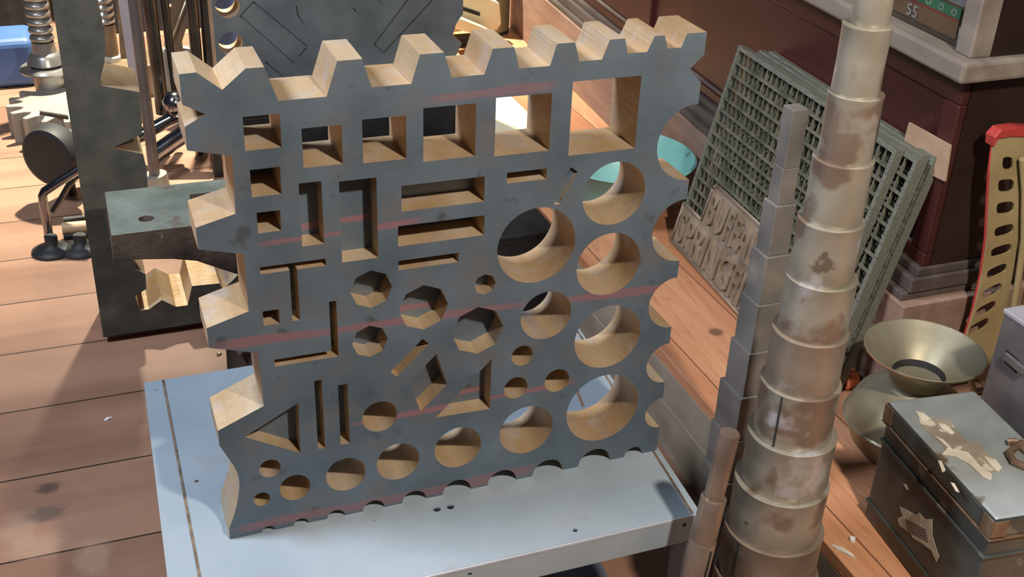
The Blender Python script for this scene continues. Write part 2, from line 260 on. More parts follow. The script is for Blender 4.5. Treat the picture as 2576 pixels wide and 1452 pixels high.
# ---------------------------------------------------------------- object helpers
def tag(o, label=None, cat=None, group=None, kind=None):
    if label: o['label'] = label
    if cat: o['category'] = cat
    if group: o['group'] = group
    if kind: o['kind'] = kind
    return o
def empty(name, loc, label, cat, group=None, rz=0):
    o = bpy.data.objects.new(name, None); COL.objects.link(o); o.location = loc; o.rotation_euler = (0, 0, rz)
    o.empty_display_size = 0.05
    return tag(o, label, cat, group)
class MB:
    def __init__(s): s.bm = bmesh.new(); s.cur = 0
    def v(s, p): return s.bm.verts.new(p)
    def f(s, vs, smooth=False, mi=None):
        try: fc = s.bm.faces.new(vs)
        except ValueError: return None
        fc.smooth = smooth; fc.material_index = s.cur if mi is None else mi; return fc
    def hexa(s, P):   # 8 points: bottom 4 (ccw), top 4
        v = [s.v(p) for p in P]
        for q in ((3, 2, 1, 0), (4, 5, 6, 7), (0, 1, 5, 4), (1, 2, 6, 5), (2, 3, 7, 6), (3, 0, 4, 7)): s.f([v[i] for i in q])
        return s
    def box(s, a, b):
        x0, y0, z0 = a; x1, y1, z1 = b
        return s.hexa([(x0, y0, z0), (x1, y0, z0), (x1, y1, z0), (x0, y1, z0), (x0, y0, z1), (x1, y0, z1), (x1, y1, z1), (x0, y1, z1)])
    def obox(s, c, X, Y, Z):  # centre and three half vectors
        c, X, Y, Z = map(Vector, (c, X, Y, Z))
        return s.hexa([c - X - Y - Z, c + X - Y - Z, c + X + Y - Z, c - X + Y - Z, c - X - Y + Z, c + X - Y + Z, c + X + Y + Z, c - X + Y + Z])
    def tube(s, a, b, ra, rb=None, n=24, cap=True):
        a, b = Vector(a), Vector(b); rb = ra if rb is None else rb
        return s.rings([(a, ra), (b, rb)], n, cap, False)
    def path(s, pts, r, n=12):
        return s.rings([(Vector(p), r) for p in pts], n, True, True)
    def rings(s, L, n=24, cap=True, follow=True, smooth=True):
        R = []
        up = None
        for i, (p, r) in enumerate(L):
            if follow:
                d = (L[min(i + 1, len(L) - 1)][0] - L[max(i - 1, 0)][0])
            else: d = L[-1][0] - L[0][0]
            d = d.normalized()
            if up is None:
                up = Vector((0, 0, 1)) if abs(d.z) < 0.9 else Vector((1, 0, 0))
            x = up.cross(d).normalized(); y = d.cross(x); up = y
            R.append([s.v(p + (x * math.cos(t) + y * math.sin(t)) * r) for t in (2 * math.pi * k / n for k in range(n))])
        for i in range(len(R) - 1):
            for k in range(n): s.f([R[i][k], R[i][(k + 1) % n], R[i + 1][(k + 1) % n], R[i + 1][k]], smooth)
        if cap: s.f(R[0][::-1]); s.f(R[-1])
        return s
    def lathe(s, prof, c=(0, 0, 0), n=48, smooth=True, sharp=True, cap=True):   # prof: (r, z), axis z
        cx, cy, cz = c; R = []
        for r, z in prof:
            R.append([s.v((cx + r * math.cos(2 * math.pi * k / n), cy + r * math.sin(2 * math.pi * k / n), cz + z)) for k in range(n)])
        for i in range(len(R) - 1):
            for k in range(n): s.f([R[i][k], R[i][(k + 1) % n], R[i + 1][(k + 1) % n], R[i + 1][k]], smooth)
        if cap:
            if prof[0][0] > 1e-5: s.f(R[0][::-1])
            if prof[-1][0] > 1e-5: s.f(R[-1])
        return s
    def prism(s, poly, y0, y1, holes=(), mi_side=None, smooth_sides=False, frame=None):
        """poly in (x, z), extruded from y0 to y1; frame maps (x, y, z) -> world"""
        T = frame or (lambda x, y, z: (x, y, z))
        loops = [poly] + list(holes); faces = []
        for y in (y0, y1):
            edges = []; allv = []
            for lp in loops:
                vs = [s.v(T(x, y, z)) for x, z in lp]; allv.append(vs)
                edges += [s.bm.edges.new((vs[i], vs[(i + 1) % len(vs)])) for i in range(len(vs))]
            r = bmesh.ops.triangle_fill(s.bm, use_beauty=True, use_dissolve=False, edges=edges)
            for g in r['geom']:
                if isinstance(g, bmesh.types.BMFace): g.material_index = s.cur
            faces.append(allv)
        A, B = faces
        for la, lb in zip(A, B):
            for i in range(len(la)):
                j = (i + 1) % len(la); s.f([la[i], la[j], lb[j], lb[i]], smooth_sides, mi_side)
        return s
    def build(s, name, mats, parent=None, bevel=0, loc=None, weld=True, seg=2, angle=40):
        if weld: bmesh.ops.remove_doubles(s.bm, verts=s.bm.verts, dist=1e-6)
        bmesh.ops.recalc_face_normals(s.bm, faces=s.bm.faces)
        for e in s.bm.edges:
            if len(e.link_faces) == 2 and e.calc_face_angle(0) > math.radians(angle): e.smooth = False
        me = bpy.data.meshes.new(name); s.bm.to_mesh(me); s.bm.free()
        for m in (mats if isinstance(mats, (list, tuple)) else [mats]): me.materials.append(M[m] if isinstance(m, str) else m)
        o = bpy.data.objects.new(name, me); COL.objects.link(o)
        if loc is not None:   # geometry was given in world space; move the origin to loc
            me.transform(Matrix.Translation(-Vector(loc))); o.location = loc
        if parent: o.parent = parent
        if bevel:
            b = o.modifiers.new('bevel', 'BEVEL'); b.width = bevel; b.segments = seg; b.limit_method = 'ANGLE'; b.angle_limit = math.radians(38)
        return o
def part(mb, name, mats, parent, bevel=0, angle=40):
    """mesh given in world space becomes a child of parent (an object whose rotation is zero)"""
    mb.bm.transform(Matrix.Translation(-parent.location)) if parent.parent is None else mb.bm.transform(Matrix.Translation(-(parent.location + parent.parent.location)))
    return mb.build(name, mats, parent, bevel, angle=angle)
def carve(o, cutter_mb, mats=None):
    """boolean difference, applied at once; the cutter does not stay in the scene"""
    me = bpy.data.meshes.new('tmp'); bmesh.ops.recalc_face_normals(cutter_mb.bm, faces=cutter_mb.bm.faces); cutter_mb.bm.to_mesh(me); cutter_mb.bm.free()
    c = bpy.data.objects.new('tmp', me); COL.objects.link(c); c.location = o.location + (o.parent.location if o.parent else Vector())
    for m in o.data.materials: me.materials.append(m)
    md = o.modifiers.new('cut', 'BOOLEAN'); md.operation = 'DIFFERENCE'; md.object = c; md.solver = 'EXACT'
    dg = bpy.context.evaluated_depsgraph_get(); dg.update()
    new = bpy.data.meshes.new_from_object(o.evaluated_get(dg)); o.modifiers.remove(md); o.data = new
    bpy.data.objects.remove(c); return o
def circ(cx, cz, r, n=40, a0=0.0, squash=1.0):
    return [(cx + r * math.cos(a0 + 2 * math.pi * k / n), cz + r * squash * math.sin(a0 + 2 * math.pi * k / n)) for k in range(n)]
def text_mesh(txt, width, height, depth, name, m, bold=0.0):
    cu = bpy.data.curves.new('t', 'FONT'); cu.body = txt; cu.size = 1; cu.extrude = 0; cu.offset = bold; cu.resolution_u = 3
    o = bpy.data.objects.new('t', cu); COL.objects.link(o)
    dg = bpy.context.evaluated_depsgraph_get(); dg.update()
    me = bpy.data.meshes.new_from_object(o.evaluated_get(dg)); bpy.data.objects.remove(o)
    bm = bmesh.new(); bm.from_mesh(me); bmesh.ops.remove_doubles(bm, verts=bm.verts, dist=1e-5)
    xs = [v.co.x for v in bm.verts]; ys = [v.co.y for v in bm.verts]
    for v in bm.verts:
        v.co.x = (v.co.x - min(xs)) / (max(xs) - min(xs)) * width; v.co.y = (v.co.y - min(ys)) / (max(ys) - min(ys)) * height
    r = bmesh.ops.extrude_face_region(bm, geom=bm.faces[:])
    for g in r['geom']:
        if isinstance(g, bmesh.types.BMVert): g.co.z += depth
    return bm

# ================================================================ THE SETTING
FZ = -0.40      # museum floor
DZ = -0.20      # raised deck on the right
YAW = 0.07      # the cabinet line runs slightly off the y axis
def cabx(y, off=0.0): return 1.331 + off + YAW * (y - 1.98)
def platx(y): return 0.885 + 0.021 * y

o = MB().box((-4, -3, FZ - 0.03), (4, 7, FZ)).build('floor', 'floor'); tag(o, kind='structure')
mb = MB(); mb.hexa([(-4, 6.9, FZ), (4, 6.9, FZ), (4, 7.0, FZ), (-4, 7.0, FZ), (-4, 6.9, 2.9), (4, 6.9, 2.9), (4, 7.0, 2.9), (-4, 7.0, 2.9)])
tag(mb.build('wall_back', 'wall'), kind='structure')
mb = MB(); mb.box((3.4, -3, FZ), (3.5, 7, 2.9)); tag(mb.build('wall_right', 'wall'), kind='structure')

# raised deck: top boards, and two stacked side boards with a dark seam
plat = empty('display_platform', (platx(0), 0, FZ), 'low pine platform on the right that carries the grates, spittoon and tin box', 'platform')
y0, y1 = -1.6, 4.2
mb = MB(); mb.hexa([(platx(y0), y0, DZ - 0.025), (3.3, y0, DZ - 0.025), (3.3, y1, DZ - 0.025), (platx(y1), y1, DZ - 0.025),
                    (platx(y0), y0, DZ), (3.3, y0, DZ), (3.3, y1, DZ), (platx(y1), y1, DZ)])
tag(part(mb, 'deck', 'deck', plat, 0.002), 'orange pine boards of the deck')
for z0, z1, dx in ((DZ - 0.096, DZ - 0.0255, 0.0), (FZ, DZ - 0.099, -0.002)):
    mb = MB(); mb.hexa([(platx(y0) + dx, y0, z0), (platx(y0) + 0.04, y0, z0), (platx(y1) + 0.04, y1, z0), (platx(y1) + dx, y1, z0),
                        (platx(y0) + dx, y0, z1), (platx(y0) + 0.04, y0, z1), (platx(y1) + 0.04, y1, z1), (platx(y1) + dx, y1, z1)])
    tag(part(mb, 'side_board', 'side_board', plat, 0.0015), 'grimy grey-brown side board')

# ================================================================ THE BLOCK
T = 0.073
left = [(0, 607), (0, 575), (22, 562.5), (0, 551), (0, 525), (45, 514), (43, 447), (0, 436), (0, 410), (48, 397), (48, 324), (0, 310), (0, 284),
        (54, 267), (56, 192), (0, 168), (0, 146), (10.5, 121), (14, 113), (17, 103), (18.7, 92), (18.3, 80), (16, 66), (12.5, 50), (7, 33), (1, 18), (0, 0)]
bot = []
for cx, r in [(48.5, 8), (90.5, 9.5), (136, 11.5), (186, 14.5), (241, 16.5), (300.5, 20), (365, 21), (432, 22.5), (502.5, 24.5), (563, 14)]:
    bot += [(cx - r * math.cos(math.pi * k / 16), r * math.sin(math.pi * k / 16)) for k in range(17)]
right = [(600, 0)]
for cz, r in [(66, 25), (148.5, 31.5), (243.5, 38), (350, 44), (470, 50)]:
    right += [(600 - r * math.sin(math.pi * k / 20), cz - r * math.cos(math.pi * k / 20)) for k in range(21)]
right += [(600, 547), (582, 564), (600, 581), (600, 608)]
top = [(574, 608), (568, 592), (550, 592), (545, 608), (532, 608), (524, 590), (499, 590), (494, 608), (475, 608), (467, 585.5), (439, 585.5), (432, 608),
       (410, 608), (403, 583), (366, 583), (359, 608), (334, 608), (325, 579.5), (287, 579.5), (278, 608), (251, 608), (241, 576), (197, 576), (188, 608),
       (161, 608), (148, 570), (97, 570), (85, 607.5), (66, 607.5), (41, 587), (17, 607.5)]
mm = lambda L: [(a / 1000.0, b / 1000.0) for a, b in L]
outline = mm(list(reversed(left)))  # from bottom-left up to the top
outline = mm(left) + mm(bot) + mm(right) + mm(top)
rect = lambda x0, x1, z0, z1: mm([(x0, z0), (x1, z0), (x1, z1), (x0, z1)])
through = [rect(59, 97.5, 518, 556), rect(119.5, 163, 491.5, 537), rect(185.5, 235, 489.5, 540.5), rect(254.5, 316, 483.5, 547), rect(339.5, 407.5, 480.5, 551),
           rect(432.5, 519.5, 471, 562)]
for cx, cz, r in [(398, 357, 51), (497, 414, 42), (498, 316, 44), (416, 255, 34.5), (506, 207, 47.5), (508, 93, 53.5), (397, 81, 38), (301, 74, 32), (220, 70, 28.5),
                  (151, 66, 25.5), (86, 61, 19.5), (57, 98, 13.2), (44, 53, 10.3), (197, 146, 22.5), (386, 200.5, 14.8), (379, 152, 16.4), (437, 152, 17.5)]:
    through.append(mm(circ(cx, cz, r, 64)))
pockets = [(rect(62, 94, 464, 496), 60), (rect(65.5, 91, 420, 445), 60), (rect(63.5, 82, 302, 321), 45),
           (rect(113, 138, 397, 474), 28.5), (rect(157.5, 200, 370, 471), 28.5),
           (rect(228.5, 328.5, 425, 457), 38), (rect(224, 329.5, 381, 407), 45), (rect(224, 298, 349.5, 362), 28), (rect(356, 406, 444.5, 458), 28),
           (mm([(64.5, 369), (97, 369), (96.5, 302.5), (105.5, 302.5), (105.5, 369), (139, 369), (139, 378), (64.5, 378)]), 28),
           (mm([(72.5, 244.5), (148.5, 244.5), (148.5, 321), (140, 321), (140, 254), (72.5, 254)]), 28),
           (mm([(30, 152), (95.5, 113), (97, 188)]), 24), (rect(117.5, 126.5, 113.5, 215), 26), (rect(146, 158, 113.5, 203), 26),
           (mm([(212, 210), (220, 201), (261.5, 241), (253, 250)]), 26), (mm([(271, 225), (236, 190), (250, 142), (285, 176.5)]), 26),
           (mm([(344, 203), (270, 128.5), (344, 126.5)]), 26), (mm([(437, 456), (446.5, 449), (428, 417), (426, 409), (419, 409), (414, 416), (417, 424)]), 5)]
for cx, cz, r in [(190.6, 329.5, 25.2), (254.5, 294, 31), (324.5, 249, 34), (187.3, 258.4, 22), (332.4, 313.4, 14)]:
    pockets.append((mm(circ(cx, cz, r, 8, -math.pi / 2)), 30 if r > 15 else 22))
mb = MB(); bm = mb.bm
def loopv(lp, y): return [mb.v((x, y, z)) for x, z in lp]
def fill(loops, mi):
    edges = []
    for vs in loops: edges += [bm.edges.get((vs[i], vs[(i + 1) % len(vs)])) or bm.edges.new((vs[i], vs[(i + 1) % len(vs)])) for i in range(len(vs))]
    r = bmesh.ops.triangle_fill(bm, use_beauty=True, use_dissolve=False, edges=edges)
    for g in r['geom']:
        if isinstance(g, bmesh.types.BMFace): g.material_index = mi
def walls(a, b, mi, smooth=False):
    for i in range(len(a)):
        j = (i + 1) % len(a); mb.f([a[i], a[j], b[j], b[i]], smooth, mi)
F = loopv(outline, 0); B = loopv(outline, T)
TF = [loopv(l, 0) for l in through]; TB = [loopv(l, T) for l in through]
PF = [loopv(l, 0) for l, d in pockets]; PB = [loopv(l, d / 1000.0) for l, d in pockets]
fill([F] + TF + PF, 0); fill([B] + TB, 0)
walls(F, B, 1, True)
for a, b in zip(TF, TB): walls(a, b, 1, True)
for a, b in zip(PF, PB): walls(a, b, 1, False); fill([b], 0)
block = mb.build('swage_block', ['scale', 'cut'], weld=False, angle=24)
tag(block, 'big slate-grey swage block full of round and square holes, upright on the pale shelf', 'swage block')

# ================================================================ PALE STEEL SHELF UNDER THE BLOCK
sh = empty('metal_shelf', (0.26, 0.12, FZ), 'pale blue-grey painted steel shelf unit carrying the swage block', 'shelf')
A, Bq, Cq, Dq = onZ(362, 962, 0), onZ(1655, 1090, 0), onZ(1767, 1292, 0), onZ(425, 1452, 0)
xl0, xl1, xr0, xr1, yb, yf = -0.0705, -0.083, 0.632, 0.594, 0.392, -0.143
ts = 0.003
def quad_box(mb, P, z0, z1):
    return mb.hexa([(*p, z0) for p in P] + [(*p, z1) for p in P])
P = [(xl1, yf), (xr1, yf), (xr0, yb), (xl0, yb)]
mb = MB(); quad_box(mb, P, -ts, 0.0)
topo = part(mb, 'shelf_top', ['shelf', 'shelf'], sh, 0.0)
cut = MB()
for px, py, r in [(1099, 1281, 0.0052), (1133, 1275, 0.0052), (1447, 1334, 0.0035), (495, 1211, 0.003)]:
    p = onZ(px, py, 0) - sh.location; cut.tube((p.x, p.y, p.z - 0.02), (p.x, p.y, p.z + 0.02), r, n=16)
# slot seen through the largest lower hole
p = onZ(1460, 1003, 0) - sh.location; cut.obox((p.x, p.y, p.z), (0.003, 0, 0), (0.004, 0.022, 0), (0, 0, 0.01))
carve(topo, cut)
mb = MB(); mb.box((xl1, yf, -0.043), (xr1, yf + ts, -ts)); lip = part(mb, 'front_lip', 'shelf', sh, 0.0)
cut = MB()
for px, py in [(1722, 1321), (1182, 1446)]:
    p = onY(px, py, yf) - sh.location; cut.tube((p.x, p.y - 0.01, p.z), (p.x, p.y + 0.02, p.z), 0.003, n=14)
carve(lip, cut)
mb = MB(); mb.tube((xl1, yf + 0.0022, -0.0022), (xr1, yf + 0.0022, -0.0022), 0.0026, n=12)
tag(part(mb, 'rolled_edge', 'greybox_lid', sh), 'shiny rolled front edge')
mb = MB(); quad_box(mb, [(xl1, yf), (xl1 + ts, yf), (xl0 + ts, yb), (xl0, yb)], -0.043, -ts); part(mb, 'side_lip', 'shelf', sh)
mb = MB(); quad_box(mb, [(xr1 - ts, yf), (xr1, yf), (xr0, yb), (xr0 - ts, yb)], -0.043, -ts); part(mb, 'side_lip', 'shelf', sh)
mb = MB(); quad_box(mb, [(xl0, yb - ts), (xr0, yb - ts), (xr0, yb), (xl0, yb)], -0.043, -ts); part(mb, 'back_lip', 'shelf', sh)
# folded seams near both ends
for pa, pb, wd in [((410, 957), (500, 1440), 0.0018), ((1641, 1132), (1742, 1292), 0.0016)]:
    a, b = onZ(*pa, 0.0), onZ(*pb, 0.0)
    if pa[0] < 1000: d = (b - a).normalized(); b = a + d * ((yf - a.y) / d.y)
    else: d = (b - a).normalized(); b = a + d * ((yf + 0.004 - a.y) / d.y); a = b - d * 0.52
    n = Vector((-(b - a).y, (b - a).x, 0)).normalized() * wd
    mb = MB(); mb.obox((a + b) / 2 + Vector((0, 0, 0.0004)), (b - a) / 2, n, Vector((0, 0, 0.0005)))
    tag(part(mb, 'seam', 'seam', sh), 'rusty folded seam')
for x, y in ((xl1 + 0.02, yf + 0.02), (xr1 - 0.022, yf + 0.02), (xl0 + 0.02, yb - 0.02), (xr0 - 0.022, yb - 0.02)):
    mb = MB(); sx = 1 if x < 0.2 else -1; sy = 1 if y < 0.1 else -1
    mb.box((x - 0.016 * sx - 0.001, y - 0.016 * sy - 0.001, FZ), (x - 0.016 * sx + 0.001, y + 0.016 * sy, -ts))
    mb.box((x - 0.016 * sx, y - 0.016 * sy - 0.001, FZ), (x + 0.016 * sx, y - 0.016 * sy + 0.001, -ts))
    leg = part(mb, 'leg', 'shelf_dark', sh)
mb = MB(); quad_box(mb, [(xl1 + 0.005, yf + 0.01), (xr1 - 0.006, yf + 0.01), (xr0 - 0.01, yb - 0.01), (xl0 + 0.005, yb - 0.01)], -0.345, -0.341)
part(mb, 'lower_shelf', 'shelf_dark', sh)

# ================================================================ STEPPED MANDRELS
def stepped_round(loc, axis, steps, name, label, mats, cat, lean=0.0):
    """steps: (z_top, r) from the top down; ends on the floor"""
    t = empty(name, (loc[0], loc[1], FZ), label, cat)
    return t
rm = empty('round_stepped_mandrel', (0.732, -0.12, FZ), 'tall beige round stepped mandrel running out of the top of the picture', 'mandrel')
zs = [0.80, 0.722, 0.643, 0.564, 0.484, 0.405, 0.327, 0.250, 0.172, 0.090, 0.010, -0.072, -0.155, -0.238, -0.32, FZ]
rs = [0.0165, 0.0215, 0.0275, 0.0315, 0.0355, 0.0395, 0.0440, 0.0480, 0.0520, 0.0590, 0.0640, 0.0690, 0.0740, 0.0780, 0.082]
for i, r in enumerate(rs):
    zt, zb = zs[i], zs[i + 1]
    off = 0.0012 * math.sin(i * 2.3)
    mb = MB()
    mb.lathe([(r - 0.0012, zb), (r, zb + 0.004), (r - 0.0006, (zt + zb) / 2), (r + 0.0001, zt - 0.003), (r + 0.0006, zt - 0.0018), (r + 0.0005, zt - 0.0004), (r - 0.0006, zt)], (0.732 + off, -0.12, 0), 72)
    pc = part(mb, 'step', 'bronze' if i not in (7, 11) else 'bronze_mid', rm) if 'bronze_mid' in M else part(mb, 'step', 'bronze', rm)
    pc.data.transform(Matrix.Identity(4))
for i, ang, fr in ((3, -38, 1.0), (8, -150, 1.0), (14, -95, 0.8), (11, -165, 1.0), (6, -20, 0.6)):
    r = rs[i]; a = math.radians(ang); zt, zb = zs[i], zs[i + 1]; zm = zt - (zt - zb) * fr
    mb = MB(); mb.obox((0.732 + math.cos(a) * r, -0.12 + math.sin(a) * r, (zt + zm) / 2), (math.cos(a) * 0.0012, math.sin(a) * 0.0012, 0), (-math.sin(a) * 0.001, math.cos(a) * 0.001, 0), (0, 0, (zt - zm) / 2 - 0.002))
    part(mb, 'groove', 'slot', rm)

sm = empty('square_stepped_mandrel', (0.830, 0.12, FZ), 'dark stepped square mandrel with a bluish face, between the grates and the tall round mandrel', 'mandrel')
zz = [0.452, 0.39, 0.309, 0.229, 0.150, 0.068, -0.010, -0.091, -0.172, -0.255, FZ]
hd = [0.0185, 0.0190, 0.0245, 0.0305, 0.0350, 0.0395, 0.0465, 0.0505, 0.054, 0.057]
zz[1] = 0.365
for i, d in enumerate(hd):
    a0 = math.atan2(-1.268, -0.918) - 0.16; zt, zb = zz[i], zz[i + 1]
    mb = MB()
    c = Vector((0.828 - 0.0006 * i, 0.12, 0))
    def ringsq(z, k): return [(c.x + math.cos(a0 + q * math.pi / 2) * d * k, c.y + math.sin(a0 + q * math.pi / 2) * d * k, z) for q in range(4)]
    mb.hexa(ringsq(zb, 1.0) + ringsq(zt, 1.0))
    part(mb, 'step', 'sqsteel', sm, 0.0012)

rod = empty('small_stepped_mandrel', (0.555, -0.2, FZ), 'slim brown stepped steel rod standing at the front right corner of the shelf', 'mandrel')
ax = lambda z: Vector((0.5785 + 0.09 * (z - 0.175), -0.2, z))
for zt, zb, r in ((0.176, 0.080, 0.0125), (0.080, 0.013, 0.0162), (0.013, -0.12, 0.0172), (-0.12, -0.26, 0.0182), (-0.26, FZ, 0.0195)):
    mb = MB(); mb.rings([(ax(zb), r), (ax(zt - 0.002), r + 0.0002), (ax(zt), r - 0.001)], 40, True, False)
    part(mb, 'step', 'bronze_dark' if zt > 0 else 'bronze_dark', rod)
mb = MB(); mb.obox(ax(-0.06) + Vector((0.003, -0.0172, 0)), (0.0012, 0, 0), (0, 0.0012, 0), (0.006, 0, 0.066)); part(mb, 'groove', 'slot', rod)

# ================================================================ CAST IRON GRATES
u = Vector((-YAW, -1, 0)).normalized(); v = Vector((0.1, -0.007, 0.448)).normalized(); nn = u.cross(v).normalized()
if nn.x > 0: nn = -nn     # towards the camera side
def grate(B0, W, H, ncol, nrow, label, plate, thick=0.016, group=None):
    B0 = Vector(B0); t = empty('cast_iron_grate', B0, label, 'grate', group)
    def bar(mb, u0, u1, v0, v1, d0, d1):
        c = B0 + u * (u0 + u1) / 2 + v * (v0 + v1) / 2 + nn * (d0 + d1) / 2
        mb.obox(c, u * (u1 - u0) / 2, v * (v1 - v0) / 2, nn * (d1 - d0) / 2)
    mb = MB()
    for a in ((0, 0.010, 0, H), (W - 0.010, W, 0, H), (0.010, W - 0.010, 0, 0.010), (0.010, W - 0.010, H - 0.010, H)): bar(mb, *a, -thick, 0)
    part(mb, 'frame', 'grate_edge', t, 0.0015)
    mb = MB()
    for k in range(1, nrow):
        vv = 0.010 + (H - 0.02) * k / nrow; bar(mb, 0.010, W - 0.010, vv - 0.0028, vv + 0.0028, -0.006, -0.001)
    for k in range(1, ncol):
        uu = 0.010 + (W - 0.02) * k / ncol; bar(mb, uu - 0.0022, uu + 0.0022, 0.010, H - 0.010, -0.009, -0.004)
    part(mb, 'grid', 'grate', t)
    if plate:
        def fr(x, y, z): return tuple(B0 + u * x + nn * y + v * z)
        poly = [(0.0, 0.004), (0.50, 0.004), (0.50, 0.098), (0.412, 0.098), (0.412, 0.178), (0.400, 0.190), (0.108, 0.190), (0.096, 0.178), (0.094, 0.100), (0.0, 0.100)]
        mb = MB(); mb.prism(poly, -0.004, 0.002, frame=fr)
        pl = part(mb, 'name_plate', 'plate', t)
        bm_ = MB()
        for (a, b) in zip(poly, poly[1:] + poly[:1]):
            pa, pb = Vector(fr(a[0], 0.003, a[1])), Vector(fr(b[0], 0.003, b[1]))
            # raised border
            bm_.tube(pa, pb, 0.0035, n=8)
        bm_.bm.transform(Matrix.Translation(-B0)); bd = bm_.build('border', 'plate', pl)
        for txt, u0, v0, wd, hg in (('SPRINGFIELD', 0.016, 0.016, 0.462, 0.074), ('BUFFALO', 0.110, 0.104, 0.285, 0.074)):
            b3 = text_mesh(txt, wd, hg, 0.0075, 't', 'plate', 0.012)
            for vv in b3.verts:
                q = B0 + u * (u0 + vv.co.x) + v * (v0 + vv.co.y) + nn * (0.002 + vv.co.z) - B0; vv.co = q
            m3 = MB(); m3.bm.free(); m3.bm = b3
            lo = m3.build('lettering', 'plate', pl, 0.0)
            tag(lo, 'raised cast lettering')
    return t
gl_ = ['front cast iron grate with the raised name plate, leaning on the cabinet', 'second cast iron grate, just behind the one with the name plate',
       'third cast iron grate in the leaning stack, counted from the name plate', 'rearmost cast iron grate, resting against the red cabinet']
base0 = Vector((1.135, 0.936, DZ + 0.004))
grate(base0, 0.605, 0.475, 28, 17, gl_[0], True, group='cast iron grates leaning in a stack')
for i in (1, 2, 3):
    b = base0 - nn * (0.0175 * i) + u * (0.030 + 0.009 * (i % 2)) ; b.z = DZ + 0.004 - 0.0175 * i * nn.z * 0
    b = base0 + Vector((0.0172 * i, 0, 0)) + u * (0.034 + 0.012 * (i % 2))
    grate(b, 0.600, 0.472, 22, 15, gl_[i], False, group='cast iron grates leaning in a stack')
c1 = [onX(px, py, 1.247) for px, py in [(2286, 308), (2390, 366), (2376, 457), (2262, 400)]]
mb = MB()
mb.hexa([tuple(p) for p in c1] + [tuple(p + Vector((0.004, 0, 0))) for p in c1])
tag(mb.build('cardboard_piece', 'card', loc=c1[3]), 'torn tan cardboard piece sticking up behind the far end of the grates', 'cardboard')

# ================================================================ RED CABINET WITH SHOWCASE
cab = empty('store_cabinet', (cabx(0.239), 0.239, DZ), 'dark red panelled shop counter cabinet with a glass showcase on top, along the right', 'cabinet')
def cbox(mb, y0, y1, z0, z1, o0, o1):   # o0..o1: offsets behind the front plane
    return mb.hexa([(cabx(y0, o0), y0, z0), (cabx(y0, o1), y0, z0), (cabx(y1, o1), y1, z0), (cabx(y1, o0), y1, z0),
                    (cabx(y0, o0), y0, z1), (cabx(y0, o1), y0, z1), (cabx(y1, o1), y1, z1), (cabx(y1, o0), y1, z1)])
YE, YB = 0.239, 4.0; DEP = 0.62
mb = MB(); cbox(mb, YE, YB, DZ, 0.0, 0, DEP); tag(part(mb, 'plinth', 'plinth', cab, 0.002), 'pinkish bare wood plinth')
mb = MB(); cbox(mb, YE + 0.02, YB, 0.0, 0.016, 0.006, DEP); cbox(mb, YE + 0.015, YB, 0.016, 0.045, 0.018, DEP); cbox(mb, YE + 0.02, YB, 0.045, 0.062, 0.030, DEP)
tag(part(mb, 'base_moulding', 'mould_dark', cab, 0.003), 'grey-brown stepped base moulding')
mb = MB(); cbox(mb, YE + 0.025, YB, 0.062, 0.43, 0.058, DEP - 0.01); part(mb, 'carcass', 'dark_wood', cab)
def face(y0, y1, z0, z1): 
    m_ = MB(); cbox(m_, y0, y1, z0, z1, 0.040, 0.058); return m_
for nm, a in (('rail', (YE + 0.025, YB, 0.062, 0.088)), ('rail', (YE + 0.025, YB, 0.362, 0.43)), ('stile', (YE + 0.025, 0.305, 0.088, 0.362)), ('stile', (1.534, 1.612, 0.088, 0.362)), ('stile', (2.75, 2.83, 0.088, 0.362))):
    part(face(*a), nm, 'red_wood', cab, 0.003)
for y0_, y1_ in ((0.305, 1.534), (1.612, 2.75)):
    m_ = MB(); cbox(m_, y0_, y1_, 0.088, 0.362, 0.052, 0.060); part(m_, 'panel', 'red_wood', cab)
    m_ = MB(); cbox(m_, y0_ + 0.004, y1_ - 0.004, 0.088, 0.0925, 0.0445, 0.053); tag(part(m_, 'bead', 'mould', cab), 'thin pale gilt bead')
mb = MB(); cbox(mb, YE - 0.015, YB, 0.415, 0.450, -0.004, DEP + 0.01); tag(part(mb, 'counter_edge', 'mould', cab, 0.006), 'worn pale wood counter edge')
# showcase above the counter
SC = 0.05
mb = MB(); cbox(mb, YE + 0.005, YE + 0.045, 0.450, 0.95, SC - 0.03, SC + 0.012); tag(part(mb, 'showcase_post', 'mould', cab, 0.003), 'worn pale wood post')
mb = MB(); cbox(mb, YE + 0.045, YB, 0.91, 0.95, SC - 0.03, SC + 0.012); part(mb, 'showcase_top_rail', 'mould', cab, 0.003)
mb = MB(); cbox(mb, YE + 0.045, YB, 0.450, 0.91, SC - 0.012, SC - 0.009); part(mb, 'glass_pane', 'glass', cab)
mb = MB(); cbox(mb, YE + 0.045, YB, 0.450, 0.93, DEP - 0.05, DEP - 0.03); part(mb, 'showcase_back', 'dark_wood', cab)
mb = MB(); cbox(mb, YE + 0.005, YE + 0.025, 0.450, 0.93, SC + 0.012, DEP - 0.05); part(mb, 'showcase_side', 'dark_wood', cab)
